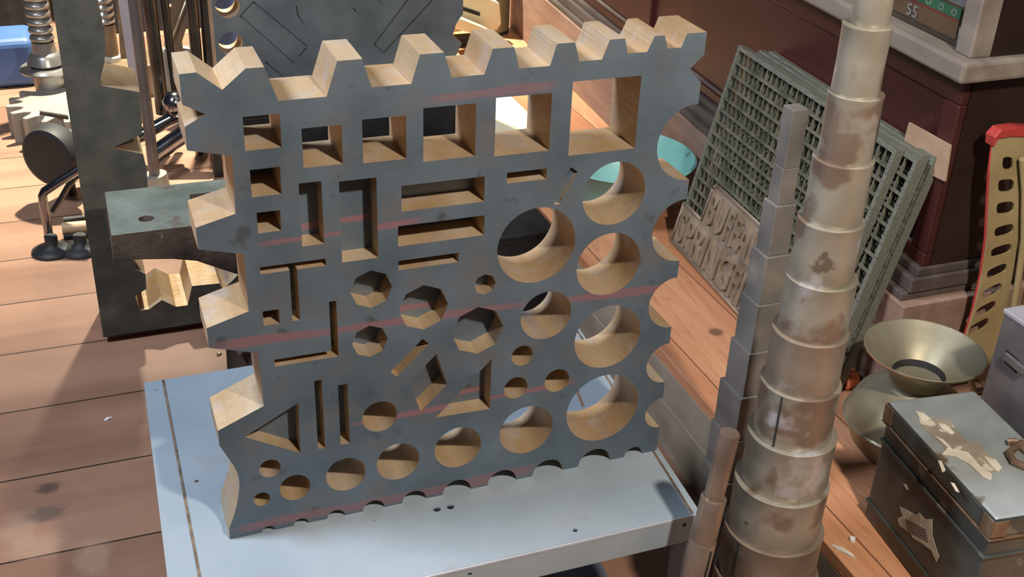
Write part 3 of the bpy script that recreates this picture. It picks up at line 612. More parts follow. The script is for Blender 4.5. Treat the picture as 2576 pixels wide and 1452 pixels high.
# goods in the showcase
def goods(name, y0, y1, z1, o0, o1, body, label, cat):
    t = empty(name, (cabx(y0, o0), y0, 0.450), label, cat)
    mb = MB(); cbox(mb, y0, y1, 0.451, z1, o0, o1); part(mb, 'body', body, t)
    return t
t = goods('printed_box', 0.335, 0.60, 0.502, 0.060, 0.19, 'kraft', 'brown box with a green and red printed band inside the glass showcase', 'box')
mb = MB(); cbox(mb, 0.334, 0.601, 0.484, 0.502, 0.0585, 0.0602); part(mb, 'green_band', 'green', t)
mb = MB(); cbox(mb, 0.334, 0.601, 0.4805, 0.484, 0.0585, 0.0602); part(mb, 'red_line', 'seat_red', t)
mb = MB(); cbox(mb, 0.345, 0.59, 0.5025, 0.5035, 0.07, 0.18); tag(part(mb, 'white_top', 'white', t), 'white top sheet')
mb = MB()
for k in range(7):
    mb = MB(); yy = 0.35 + k * 0.036; c_ = Vector((cabx(yy, 0.058), yy, 0.493)); pts = [c_ + Vector((0, math.cos(a) * 0.006, math.sin(a) * 0.005)) for a in [2 * math.pi * j / 10 for j in range(11)]]
    mb.path(pts, 0.001, 6); part(mb, 'ring_print', 'white', t)
b3 = text_mesh('55', 0.030, 0.020, 0.0008, 't', 'white')
for vv in b3.verts:
    yy = 0.475 - vv.co.x; vv.co = Vector((cabx(yy, 0.0575) - vv.co.z, yy, 0.456 + vv.co.y)) - t.location
m3 = MB(); m3.bm.free(); m3.bm = b3; m3.build('number', 'white', t)
t = goods('white_carton', 0.262, 0.325, 0.476, 0.055, 0.11, 'white', 'small white carton in the near corner of the showcase, by the post', 'box')
mb = MB(); cbox(mb, 0.262, 0.325, 0.456, 0.462, 0.0535, 0.0552); part(mb, 'yellow_stripe', 'seat', t)
t = goods('dark_green_canister', 0.272, 0.33, 0.62, 0.14, 0.19, 'green', 'dark green canister behind the white carton in the showcase', 'canister')
t = goods('red_white_packet', 0.64, 0.80, 0.50, 0.06, 0.12, 'white', 'pale packet further along the showcase, left of the tall mandrel', 'packet')

# ================================================================ SPITTOON, BOXES, SEAT ON THE DECK
sp = empty('brass_spittoon', (1.148, 0.105, DZ), 'tarnished brass spittoon with a wide flared mouth, behind the peeling tin box', 'spittoon')
prof = [(0.060, 0.0), (0.075, 0.004), (0.088, 0.020), (0.099, 0.045), (0.1045, 0.060), (0.1055, 0.063), (0.1045, 0.066), (0.101, 0.082), (0.090, 0.105), (0.070, 0.122), (0.050, 0.132), (0.0445, 0.138),
        (0.0445, 0.146)]
mb = MB(); mb.lathe(prof, tuple(sp.location), 64); part(mb, 'body', 'brass', sp, angle=60)
mb = MB(); mb.lathe([(0.1035, 0.0595), (0.108, 0.063), (0.1035, 0.0665)], tuple(sp.location), 64, cap=False); tag(part(mb, 'seam_ring', 'brass_rim', sp), 'bright joint ring')
fl = [(0.0450, 0.144), (0.047, 0.152), (0.055, 0.164), (0.070, 0.179), (0.086, 0.192), (0.0975, 0.2035), (0.0965, 0.2048), (0.084, 0.1945), (0.068, 0.182), (0.052, 0.168), (0.0435, 0.158)]
mb = MB(); mb.lathe(fl, tuple(sp.location), 64, cap=False); part(mb, 'flared_mouth', 'brass', sp, angle=70)
mb = MB(); mb.lathe([(0.0960, 0.2035), (0.0985, 0.2055), (0.0975, 0.2015)], tuple(sp.location), 64, cap=False); part(mb, 'rim', 'brass_rim', sp)
mb = MB(); mb.lathe([(0.0435, 0.158), (0.0405, 0.150), (0.0395, 0.134)], tuple(sp.location), 48, cap=False); tag(part(mb, 'throat', 'slot', sp, angle=80), 'throat coloured dark for its inner shade')  # inner shade put into the near-black colour of throat and strainer
mb = MB(); mb.lathe([(0.0385, 0.1415), (0.036, 0.1435), (0.034, 0.1415)], tuple(sp.location), 48, cap=False); tag(part(mb, 'throat_ring', 'brass_rim', sp, angle=80), 'bright ring')
mb = MB(); mb.lathe([(0.0, 0.1335), (0.030, 0.1335), (0.0395, 0.1345)], tuple(sp.location), 48, cap=False); part(mb, 'strainer', 'slot', sp)

# tin box
zt = 0.02
A_, B_, D_ = onZ(2232, 1008, zt), onZ(2452, 980, zt), onZ(2505, 1308, zt)
ex = (B_ - A_); ey = (D_ - A_); C_ = A_ + ex + ey
tb = empty('tin_box', (A_.x, A_.y, DZ), 'blackened tin box with a peeling grey lid and torn paper label, front right', 'box')
def tq(a, b, z, g=0.0):    # fractions along the box, with margin g in metres
    p = A_ + ex * a + ey * b; q = Vector((p.x, p.y, z))
    q += ex.normalized() * (g if a > 0.5 else -g) + ey.normalized() * (g if b > 0.5 else -g); return tuple(q)
def tring(z, g=0.0): return [tq(0, 1, z, g), tq(1, 1, z, g), tq(1, 0, z, g), tq(0, 0, z, g)]
mb = MB(); mb.hexa(tring(DZ, -0.004) + tring(-0.016, -0.004)); body = part(mb, 'body', 'tin', tb, 0.003)
mb = MB(); mb.hexa(tring(-0.016, 0.0) + tring(zt, 0.0)); lid = part(mb, 'lid', ['tin_top', 'tin'], tb, 0.006)
for f_ in lid.data.polygons:
    if abs(f_.normal.z) < 0.5: f_.material_index = 1
mb = MB(); mb.hexa(tring(-0.0175, 0.0012) + tring(-0.0145, 0.0012)); tag(part(mb, 'lid_rim', 'tin_edge', tb, 0.0005), 'rusty lower rim of the lid')
mb = MB(); mb.hexa(tring(-0.052, -0.001) + tring(-0.047, -0.001)); mb.hexa(tring(DZ + 0.030, -0.001) + tring(DZ + 0.035, -0.001)); part(mb, 'bead', 'tin', tb, 0.0015)
for a, b in ((0, 0), (0, 1), (1, 1)):
    mb = MB()
    for (s, tt) in ((1, 0), (0, 1)):
        pass
    c = Vector(tq(a, b, 0.002, 0.0)); dx = ex.normalized() * (0.011 if a == 0 else -0.011); dy = ey.normalized() * (0.011 if b == 0 else -0.011)
    mb.obox(c + dy - dx * 0.08, dx.normalized() * 0.0008, dy, Vector((0, 0, 0.013))); mb.obox(c + dx - dy * 0.08, dx, dy.normalized() * 0.0008, Vector((0, 0, 0.013)))
    tag(part(mb, 'corner_cap', 'tin_edge', tb), 'rust-brown riveted corner')
def flake(pts, z, name, m, parent, h=0.0008):
    P_ = [A_ + ex * a + ey * b for a, b in pts]
    mb = MB(); lo = [mb.v((p.x, p.y, z)) for p in P_]; hi = [mb.v((p.x, p.y, z + h)) for p in P_]
    mb.f(lo[::-1]); mb.f(hi)
    for i in range(len(P_)):
        j = (i + 1) % len(P_); mb.f([lo[i], lo[j], hi[j], hi[i]])
    return part(mb, name, m, parent)
def topuv(px, py, z=zt):
    p = onZ(px, py, z) - A_; ax_ = p.dot(ex) / ex.length_squared; return (ax_, p.dot(ey) / ey.length_squared)
flake([topuv(*q) for q in [(2308, 1040), (2345, 1052), (2395, 1062), (2410, 1090), (2440, 1115), (2470, 1120), (2500, 1160), (2524, 1185), (2490, 1190), (2465, 1165), (2420, 1150), (2385, 1140), (2370, 1115), (2345, 1095), (2325, 1080), (2315, 1062)]], zt, 'bare_patch', 'brownpeel', lid_parent if False else tb)
for q in ([(2303, 1036), (2325, 1042), (2340, 1055), (2330, 1068), (2318, 1060)], [(2362, 1068), (2380, 1070), (2404, 1092), (2396, 1096), (2370, 1080)],
          [(2352, 1098), (2375, 1108), (2398, 1132), (2438, 1140), (2470, 1175), (2500, 1195), (2498, 1212), (2475, 1200), (2440, 1168), (2405, 1150), (2372, 1145), (2388, 1128)],
          [(2478, 1150), (2510, 1160), (2525, 1180), (2515, 1190), (2495, 1172)], [(2362, 1160), (2372, 1162), (2382, 1185), (2374, 1190)], [(2395, 1215), (2405, 1218), (2418, 1240), (2408, 1236)]):
    tag(flake([topuv(*a) for a in q], zt + 0.0006, 'paint_flake', 'peel', tb, 0.0012), 'curled cream paint flake')
# torn label on the left side
sn = Vector((ey.y, -ey.x, 0)).normalized()
if sn.x > 0: sn = -sn
def sidept(px, py):
    r = ray(px, py); n_ = sn; P0 = Vector(tq(0, 0, 0, -0.004)); t_ = n_.dot(P0 - CAM) / n_.dot(r); return CAM + r * t_
def patch(L, name, m, off=0.0006, th=0.0005):
    P_ = [sidept(*q) + sn * off for q in L]; mb = MB(); lo = [mb.v(p) for p in P_]; hi = [mb.v(p + sn * th) for p in P_]
    mb.f(lo[::-1]); mb.f(hi)
    for i in range(len(P_)):
        j = (i + 1) % len(P_); mb.f([lo[i], lo[j], hi[j], hi[i]])
    return part(mb, name, m, tb)
tag(patch([(2264, 1274), (2285, 1284), (2306, 1296), (2314, 1290), (2328, 1306), (2346, 1306), (2346, 1345), (2358, 1385), (2364, 1400), (2357, 1414), (2344, 1385), (2325, 1370), (2296, 1352), (2294, 1344), (2264, 1322), (2259, 1304), (2272, 1298)], 'paper_label', 'peel'), 'torn cream paper label')
for k in range(7):
    x0, y0_ = 2270 + k * 3, 1306 + k * 7 - 4
    x0 = 2272 + k * 1.5
    mb_l = [(x0 + 8, y0_ + 4), (x0 + 60, y0_ + 32), (x0 + 59, y0_ + 34), (x0 + 7, y0_ + 6)]
    if k < 5: patch(mb_l, 'print_line', 'ink', 0.0012, 0.0002)
patch([(2274, 1218), (2280, 1218), (2288, 1232), (2282, 1233)], 'paint_flake', 'peel')
# hasp on the lid, at the right
hp = onZ(2560, 1130, zt)
mb = MB(); c0 = onZ(2535, 1112, zt + 0.004); c1_ = onZ(2562, 1160, zt + 0.004)
mb.path([c0, c0 + Vector((0.012, -0.012, 0.004)), onZ(2538, 1140, zt + 0.006), onZ(2550, 1162, zt + 0.005), onZ(2590, 1180, zt + 0.004)], 0.0055, 12)
mb.path([c0 + Vector((0.01, 0.0, 0.0)), onZ(2572, 1128, zt + 0.004), onZ(2600, 1150, zt + 0.004)], 0.0055, 12)
tag(part(mb, 'lid_handle', 'tin_edge', tb), 'rusty curved handle')

gb = empty('grey_metal_box', (1.152, -0.14, DZ), 'plain brushed grey metal box with a slot handle, at the right behind the tin box', 'box')
mb = MB(); mb.box((1.152, -0.30, DZ), (1.40, -0.028, 0.148)); part(mb, 'body', 'greybox', gb, 0.003)
mb = MB(); mb.box((1.150, -0.302, 0.148), (1.402, -0.026, 0.156)); tag(part(mb, 'lid', 'greybox_lid', gb, 0.002), 'paler lid')
hs = [onX(px, py, 1.151) for px, py in [(2533, 880), (2562, 905), (2556, 938), (2527, 912)]]
hc = sum(hs, Vector()) / 4
mb = MB(); mb.hexa([tuple(p + Vector((-0.0012, 0, 0))) for p in hs] + [tuple(p + Vector((0.001, 0, 0))) for p in hs]); part(mb, 'handle_recess', 'slot', gb)
mb = MB(); a, b = onX(2528, 895, 1.146), onX(2576, 935, 1.146); mb.obox((a + b) / 2, (b - a) / 2, (0.003, 0, 0), (0, 0, 0.006)); part(mb, 'handle_bar', 'greybox', gb, 0.001)

# perforated cream and red seat at the right edge
YS = 0.205
st = empty('perforated_metal_seat', (onY(2470, 870, YS).x, YS, DZ), 'cream chair back with a red edge and punched holes at the right edge', 'chair')
outl = [(2512, 348), (2500, 372), (2493, 430), (2489, 500), (2484, 600), (2472, 690), (2452, 780), (2425, 868), (2405, 940), (2480, 960), (2502, 880), (2528, 790), (2548, 690), (2562, 600), (2568, 500), (2566, 440), (2575, 400), (2600, 392), (2600, 340), (2540, 338)]
hl = []
for cx, cy, wx, hy, sk in [(2535, 411, 13, 16, 0), (2531, 467, 20, 16, -1), (2529, 523, 22, 15, -3), (2526, 580, 24, 13, -7), (2519, 630, 26, 12, -9), (2508, 682, 25, 12, -12), (2495, 733, 25, 12, -14), (2480, 778, 25, 12, -15), (2462, 822, 25, 12, -16)]:
    L_ = []
    for k in range(16):
        a = 2 * math.pi * k / 16; c_, s_ = math.cos(a), math.sin(a)
        xx = wx * math.copysign(abs(c_) ** 0.6, c_); yy = hy * math.copysign(abs(s_) ** 0.6, s_) + sk * xx / wx * 0.9
        L_.append((cx + xx, cy + yy))
    hl.append(xz(L_, YS))
mb = MB(); mb.prism(xz(outl, YS), YS, YS + 0.004, hl); part(mb, 'perforated_strip', ['seat'], st)
red = [(2512, 348), (2498, 372), (2490, 430), (2486, 500), (2481, 600), (2469, 690), (2449, 780), (2422, 868), (2402, 940)]
pts = [onY(a, b, YS + 0.006) for a, b in red]
mb = MB(); mb.path(pts, 0.0045, 10); part(mb, 'red_edge', 'seat_red', st)
cap = [(2512, 350), (2500, 372), (2502, 345), (2520, 326), (2560, 320), (2600, 322), (2600, 345), (2545, 345)]
mb = MB(); mb.prism(xz(cap, YS - 0.002), YS - 0.003, YS + 0.02); tag(part(mb, 'red_top', 'seat_red', st, 0.002), 'red painted top edge')
for L_ in ([(2572, 400), (2578, 480), (2576, 600), (2562, 700), (2545, 800)], [(2600, 400), (2606, 480), (2604, 600), (2590, 700), (2573, 800)]):
    mb = MB(); mb.path([onY(a, b, YS - 0.01) for a, b in L_], 0.006, 10); part(mb, 'rib', 'seat', st)
p0 = onY(2440, 950, YS)
mb = MB(); mb.path([p0, (p0.x + 0.02, YS + 0.0, DZ + 0.006), ], 0.006, 10); mb.path([(p0.x + 0.02, YS - 0.0, DZ + 0.006), (p0.x + 0.2, YS, DZ + 0.006)], 0.006, 10); part(mb, 'leg', 'seat', st)

# small things on the deck
p = onZ(2112, 968, DZ)
mb = MB()
for k in range(4):
    q = p + Vector((0.004 + k * 0.008, -0.006 + 0.003 * k, 0)); pts = [q + Vector((0.000, 0.016 * math.cos(a) , 0.012 + 0.012 * math.sin(a))) for a in [math.pi * j / 8 for j in range(-2, 11)]]
    mb.path(pts, 0.0048, 10)
cl = mb.build('orange_claw_clip', 'orange', loc=p); tag(cl, 'small ribbed orange plastic claw clip lying on the deck by the spittoon', 'hair clip')
def bit(px, py, z, L_, W_, ang, name, m, label, cat, h=0.0012):
    p = onZ(px, py, z); d = Vector((math.cos(ang), math.sin(ang), 0)); n_ = Vector((-d.y, d.x, 0))
    mb = MB(); k = [(-1, -0.3), (-0.4, -1), (0.3, -0.6), (1, -0.2), (0.6, 0.7), (-0.2, 1), (-0.8, 0.5)]
    lo = [mb.v(p + d * a * L_ + n_ * b * W_ + Vector((0, 0, 0.0002))) for a, b in k]; hi = [mb.v(p + d * a * L_ + n_ * b * W_ + Vector((0, 0, h + 0.001 * (i % 3)))) for i, (a, b) in enumerate(k)]
    mb.f(lo[::-1]); mb.f(hi)
    for i in range(len(k)): j = (i + 1) % len(k); mb.f([lo[i], lo[j], hi[j], hi[i]])
    return tag(mb.build(name, m, loc=p), label, cat)
bit(2122, 1388, DZ, 0.022, 0.005, -1.15, 'wood_chip', 'peel', 'long cream flake lying on the deck left of the tin box', 'flake')
bit(2145, 1360, DZ, 0.006, 0.005, 0.4, 'paper_scrap', 'white', 'small white crumb on the deck touching the tin box foot', 'scrap', 0.004)
bit(2102, 1004, DZ, 0.007, 0.002, -0.6, 'paper_scrap', 'white', 'tiny white scrap below the orange clip', 'scrap')
bit(1712, 548, DZ, 0.008, 0.005, 0.2, 'wood_chip', 'peel', 'pale chip on the deck beside the lower left edge of the front grate', 'flake')
bit(551, 893, FZ, 0.006, 0.004, 0.2, 'metal_chip', 'brass_rim', 'tiny shiny chip on the floor behind the left edge of the shelf', 'chip', 0.004)
bit(273, 1055, FZ, 0.010, 0.004, 0.3, 'paper_scrap', 'white', 'small white scrap alone on the floorboards left of the shelf', 'scrap')

# ================================================================ ANVIL
za = 0.03; yA0, yA1 = 0.857, 1.058
an = empty('anvil', (0.27, 0.957, -0.27), 'worn mint-grey anvil with a round hole, behind the left of the swage block', 'anvil')
prof = [(-0.085, za), (-0.088, -0.022), (0.02, -0.036), (0.06, -0.046), (0.136, -0.088), (0.19, -0.13), (0.21, -0.18), (0.17, -0.23), (0.12, -0.27), (0.42, -0.27), (0.37, -0.23), (0.33, -0.18), (0.35, -0.12), (0.40, -0.06), (0.40, za)]
mb = MB(); mb.prism(prof, yA0, yA1); ab = part(mb, 'body', ['anvil_side'], an, 0.0)
cut = MB(); p = onZ(368, 549, za) - an.location; cut.tube((p.x, p.y, p.z - 0.05), (p.x, p.y, p.z + 0.05), 0.0135, n=24)
p = onZ(500, 492, za) - an.location; cut.box((p.x - 0.016, p.y - 0.012, p.z - 0.06), (p.x + 0.03, p.y + 0.012, p.z + 0.05))
carve(ab, cut)
me = ab.data; me.materials.append(M['anvil'])
for f_ in me.polygons:
    if f_.normal.z > 0.9 and f_.center.z > za + 0.27 - 0.01: f_.material_index = len(me.materials) - 1
bv = ab.modifiers.new('bevel', 'BEVEL'); bv.width = 0.004; bv.segments = 2; bv.limit_method = 'ANGLE'; bv.angle_limit = math.radians(60)
mb = MB(); L_ = []
for k in range(9):
    t_ = k / 8; L_.append((Vector((0.40 + 0.12 * t_, 0.957, -0.06 + 0.05 * t_)), 0.075 * (1 - t_) ** 0.7 + 0.006))
mb.rings(L_, 24); part(mb, 'horn', 'anvil_side', an)
mb = MB(); mb.lathe([(0.165, FZ), (0.16, -0.27)], (0.27, 0.957, 0), 32)
stp = mb.build('tree_stump', 'stump', loc=(0.27, 0.957, FZ)); tag(stp, 'dark round wooden stump under the anvil', 'stump')

# ================================================================ LEFT IRON SLAB (another swage block)
YL = 1.20
zl = lambda L: xz(L, YL)
poly = [(95, -220), (130, 0), (260, 849), (640, 792), (640, 700), (600, 690), (575, 716), (560, 727), (552, 713), (483, 720), (472, 768), (443, 772), (407, 755), (375, 778), (352, 782), (340, 745), (368, 727), (366, 690), (340, 677), (330, 640), (330, 560), (372, 470), (369, 425), (360, 388), (283, 372), (358, 338), (352, 232), (255, 216), (253, 196), (262, 160), (266, 118), (262, 75), (250, 30), (236, -10), (215, -60), (190, -220)]
mb = MB(); mb.prism(zl(poly), YL, YL + 0.16, mi_side=1)
sl = mb.build('iron_swage_slab', ['iron', 'cut'], loc=(onY(350, 849, YL).x, YL, FZ)); tag(sl, 'tall dark iron block with a notched right edge, standing upright on the floor left of the swage block', 'swage block')

# ================================================================ REAR SWAGE BLOCK
YR = 1.85
poly = xz([(515, -260), (531, 100), (538, 190), (553, 440)], YR)
xL = onY(531, 0, YR).x; xR = onY(1165, 20, YR).x; xN = onY(1140, 80, YR).x; zN = onY(1140, 72, YR).z; zN2 = onY(1140, 110, YR).z
poly = [(xL, FZ), (xR - 0.03, FZ), (xR - 0.03, zN2 - 0.06), (xR - 0.002, zN2), (xN - 0.002, (zN + zN2) / 2 + 0.0), (xR - 0.02, zN + 0.012), (xR, zN + 0.04), (xR, 0.62), (xL, 0.62)]
holes = []
for px, py, r in ((547, 18, 0.034), (552, 112, 0.032)):
    p = onY(px, py, YR); holes.append(circ(max(p.x, xL + r * 0.2 + 0.012) , p.z, 0.030, 32) if False else circ(xL + 0.040, p.z, 0.031, 32))
mb = MB(); mb.prism(poly, YR, YR + 0.09, holes, mi_side=1)
rb = mb.build('rear_swage_block', ['bgscale', 'cut'], loc=(xL + 0.3, YR, FZ)); tag(rb, 'dark slate swage block with engraved bar outlines, standing behind the front block at the top', 'swage block')
cut = MB()
def bgp(px, py): p = onY(px, py, YR) - rb.location; return Vector((p.x, p.y, p.z))
def groove(a, b, wd=0.0022):
    cut = MB()
    a, b = bgp(*a), bgp(*b); d = b - a; n_ = Vector((-d.z, 0, d.x)).normalized() * wd
    cut.obox((a + b) / 2, d / 2 * 1.01, n_, Vector((0, 0.006, 0)))
    n0 = len(rb.data.vertices); old = rb.data; carve(rb, cut)
    if len(rb.data.vertices) < n0: rb.data = old
for a, b in [((637, 5), (773, 118)), ((604, 40), (740, 160)), ((637, 5), (604, 40)), ((773, 118), (752, 142)), ((941, 112), (1048, -30)), ((964, 134), (1085, 3)), ((941, 112), (964, 134)), ((667, 156), (720, 200)),
             ((940, -10), (965, 17)), ((905, 40), (888, 22)), ((745, 15), (750, 40)), ((750, 40), (765, 62))]:
    groove(a, b)
# blue enamel seen through its two left holes
p = onY(552, 90, 2.1)
mb = MB(); mb.box((xL + 0.045, 2.42, FZ), (xL + 0.24, 2.46, 0.35)); bs = mb.build('blue_enamel_panel', 'blue_screen', loc=(xL + 0.12, 2.32, FZ)); tag(bs, 'blue panel standing behind the left edge of the rear swage block, seen through its holes', 'panel')

# black boxes added for the floor shadow seen through the front block's holes
bx = empty('shade_box_front', (0.70, 1.26, FZ), 'low black box added behind the swage block to darken its large round hole', 'box')
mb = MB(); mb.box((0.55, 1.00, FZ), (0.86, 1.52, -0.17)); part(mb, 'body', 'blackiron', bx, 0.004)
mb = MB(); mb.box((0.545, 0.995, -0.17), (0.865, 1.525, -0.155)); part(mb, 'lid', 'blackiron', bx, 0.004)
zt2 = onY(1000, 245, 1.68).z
bx = empty('shade_box_rear', (0.55, 1.72, FZ), 'black box added before the rear swage block to darken the upper square holes', 'chest')  # second added black box, giving the square holes their darkness
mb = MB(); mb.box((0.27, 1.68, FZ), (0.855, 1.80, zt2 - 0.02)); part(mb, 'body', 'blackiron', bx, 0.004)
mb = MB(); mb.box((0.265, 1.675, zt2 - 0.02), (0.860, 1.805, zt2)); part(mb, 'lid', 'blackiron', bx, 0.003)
p = Vector((0.98, 1.76, DZ))
mb = MB(); mb.box((0.93, 1.52, DZ), (1.105, 2.00, DZ + 0.018)); tag(mb.build('bright_patch_board', 'creamboard', loc=(1.0, 1.76, DZ)), 'cream board added on the deck for the bright patch in the second largest square hole', 'board')  # added board, its pale colour stands in for a bright patch

# turquoise bowl on the deck
bc = Vector((1.085, 1.115, DZ))
mb = MB(); mb.lathe([(0.0, 0.0), (0.075, 0.0), (0.085, 0.005), (0.135, 0.085), (0.166, 0.150), (0.171, 0.154), (0.166, 0.157), (0.130, 0.088), (0.080, 0.012), (0.0, 0.009)], tuple(bc), 56, cap=False)
tag(mb.build('turquoise_bowl', 'mint', loc=bc, angle=60), 'turquoise enamel bowl on the deck, between the swage block and the grates', 'bowl')

# olive tin drum and cream machine at the top centre
c = Vector((1.290, 2.64, DZ))
dr = empty('olive_tin_drum', c, 'olive cylindrical tin drum at the top, behind the teeth of the swage block', 'drum')
mb = MB(); mb.lathe([(0.066, 0.012), (0.068, 0.02), (0.068, 0.30), (0.066, 0.31)], tuple(c), 40); part(mb, 'body', 'olive', dr)
mb = MB(); mb.lathe([(0.067, 0.0), (0.067, 0.011)], tuple(c), 40); tag(part(mb, 'base_ring', 'rubber', dr), 'black base ring')
YM = 2.50
ms = empty('cream_machine', (onY(1200, 80, YM).x, YM, DZ), 'cream enamelled machine part with rounded corners, top centre beside the olive drum', 'machine')
mb = MB(); poly = xz([(1130, 85), (1130, -60), (1200, -60), (1225, -5), (1258, 8), (1262, 60), (1250, 78), (1200, 72)], YM); mb.prism(poly, YM, YM + 0.05); part(mb, 'housing', 'cream', ms, 0.006)
mb = MB(); poly = xz([(1130, 58), (1150, 40), (1215, 66), (1232, 75), (1225, 90), (1150, 70)], YM - 0.05); mb.prism(poly, YM - 0.08, YM - 0.02); part(mb, 'arm', 'cream', ms, 0.004)
mb = MB(); a, b = onY(1165, 22, YM - 0.003), onY(1207, 36, YM - 0.003); mb.obox((a + b) / 2, (b - a) / 2, (0, 0.002, 0), (0, 0, 0.006)); part(mb, 'slot', 'slot', ms)
mb = MB(); mb.box((onY(1140, 80, YM).x, YM - 0.02, DZ), (onY(1238, 80, YM).x, YM + 0.03, onY(1200, 88, YM).z)); part(mb, 'base', 'blackiron', ms, 0.003)

# ================================================================ BACKGROUND, UPPER LEFT
# large toothed wheel lying on the floor
gc = onZ(185, 250, -0.30); gc = Vector((gc.x, gc.y, FZ))
ge = empty('gear', gc, 'large pale toothed wheel lying flat on the floor at the left, under the jack', 'gear')
R_ = 0.20; nt_ = 18; prof_ = []
for k in range(nt_):
    for fr_, rr in ((0.0, R_), (0.22, R_), (0.36, R_ - 0.035), (0.62, R_ - 0.05), (0.86, R_ - 0.035)):
        a = 2 * math.pi * (k + fr_) / nt_; prof_.append((gc.x + rr * math.cos(a), gc.y + rr * math.sin(a)))
mb = MB(); lo = [mb.v((x, y, FZ)) for x, y in prof_]; hi = [mb.v((x, y, -0.30)) for x, y in prof_]; mb.f(lo[::-1]); mb.f(hi)
for i in range(len(lo)): j = (i + 1) % len(lo); mb.f([lo[i], lo[j], hi[j], hi[i]])
part(mb, 'rim', 'gear', ge, 0.003)
a, b = onZ(100, 283, -0.295), onZ(172, 295, -0.295)
mb = MB(); mb.obox((a + b) / 2, (b - a) / 2, Vector((0, 0.006, 0)), Vector((0, 0, 0.006))); part(mb, 'locking_bar', 'anvil_side', ge, 0.002)

# ribbed jack screw
YJ = 2.72
jb = onY(124, 205, YJ); jx = jb.x
jk = empty('screw_jack', (jx, YJ, -0.30), 'shiny ribbed screw jack standing on the pale toothed wheel, upper left', 'jack')
z_ = lambda py: onY(108 if py > 60 else 100, py, YJ).z
zb = -0.299
pr = [(0.047, zb), (0.047, z_(183))]
mb = MB(); mb.lathe(pr, (jx, YJ, 0), 32); part(mb, 'foot', 'nickel', jk)
mb = MB(); mb.lathe([(0.080, z_(178)), (0.085, z_(172)), (0.079, z_(166)), (0.045, z_(165)), (0.058, z_(158)), (0.050, z_(140)), (0.046, z_(135)), (0.038, z_(130)), (0.034, z_(104))], (jx, YJ, 0), 36); part(mb, 'collar', 'nickel', jk)
pr = []
z0_ = z_(104); k = 0
while z0_ + k * 0.026 < 0.30:
    zz_ = z0_ + k * 0.026; pr += [(0.026, zz_), (0.036, zz_ + 0.007), (0.038, zz_ + 0.013), (0.036, zz_ + 0.019)]; k += 1
mb = MB(); mb.lathe(pr, (jx, YJ, 0), 32); part(mb, 'thread', 'nickel', jk, angle=80)

# second ribbed screw, brown, behind the slab
YK = 2.9
for nm, cx_, lab in (('bench_screw', 282, 'brown ribbed screw post behind the tall iron slab'),):
    b_ = onY(cx_, 145, YK); t = empty(nm, (b_.x, YK, FZ), lab, 'screw')
    mb = MB(); mb.lathe([(0.024, b_.z), (0.024, onY(cx_, 60, YK).z)], (b_.x, YK, 0), 24); part(mb, 'shaft', 'brownmetal', t)
    pr = []; z0_ = onY(cx_, 58, YK).z
    for k in range(14): zz_ = z0_ + k * 0.024; pr += [(0.024, zz_), (0.034, zz_ + 0.006), (0.034, zz_ + 0.013), (0.024, zz_ + 0.019)]
    mb = MB(); mb.lathe(pr, (b_.x - 0.008, YK, 0), 24); part(mb, 'thread', 'nickel', t, angle=80)
    mb = MB(); mb.lathe([(0.032, b_.z - 0.01), (0.032, b_.z + 0.006), (0.0, b_.z + 0.02)], (b_.x, YK, 0), 24, cap=False); part(mb, 'foot', 'peel', t)
    zt_ = onY(300, 150, YK - 0.08).z
    mb = MB(); mb.box((onY(262, 160, YK - 0.08).x, YK - 0.08, FZ), (onY(400, 160, YK - 0.08).x, YK + 0.10, b_.z - 0.01)); tag(part(mb, 'base_block', 'brownmetal', t, 0.004), 'brown square base')
t = empty('brown_upright', (onY(308, 140, 2.86).x, 2.86, FZ), 'brown flat post standing beside the ribbed screw, behind the iron slab', 'post')
mb = MB(); a, b = onY(318, 145, 2.80), onY(296, -150, 2.80); mb.obox((a + b) / 2, (b - a) / 2, (0.018, 0, 0), (0, 0.012, 0)); part(mb, 'bar', 'brownmetal', t)
t = empty('lilac_strip', (onY(345, 190, 2.5).x, 2.5, FZ), 'pale lilac-grey flat metal strip left of the round steel rod', 'bar')
mb = MB(); a, b = onY(352, 230, 2.5), onY(300, -120, 2.5); mb.obox((a + b) / 2, (b - a) / 2, (0.024, 0, 0), (0, 0.006, 0)); part(mb, 'bar', 'lilac', t)

# blue tub
a = onZ(20, 200, FZ)
mb = MB(); c = Vector((onY(20, 120, 3.1).x - 0.03, 3.15, FZ)); mb.lathe([(0.115, 0.0), (0.13, 0.19), (0.0, 0.20)], tuple(c), 32, cap=False)
mb = MB(); mb.hexa([tuple(onY(px, py, 3.02)) for px, py in [(-60, 165), (96, 158), (96, 158), (-60, 165)]] + [tuple(onY(px, py, 3.02)) for px, py in [(-60, 108), (84, 86), (84, 86), (-60, 108)]]) if False else None
mb = MB(); x0 = onY(-80, 150, 3.02).x; x1 = onY(90, 150, 3.02).x
mb.box((x0, 3.02, FZ), (x1, 3.22, onY(60, 98, 3.02).z)); tag(mb.build('blue_tub', 'blue', bevel=0.03, loc=(x0 + 0.1, 3.1, FZ), seg=4), 'blue plastic tub on the floor at the far left, behind the screw jack', 'tub')
# plain black box in the far upper left
mb = MB(); mb.box((-1.2, 3.55, FZ), (onY(70, 40, 3.55).x, 3.95, 0.6)); tag(mb.build('far_black_box', 'blackiron', bevel=0.01, loc=(-0.7, 3.7, FZ)), 'plain black box in the far upper left corner', 'cabinet')
mb = MB(); mb.box((0.0, 3.6, FZ), (0.86, 4.0, 0.5)); tag(mb.build('dark_workbench', 'blackiron', bevel=0.01, loc=(0.6, 3.8, FZ)), 'dark bench in the far background behind the chrome posts', 'bench')

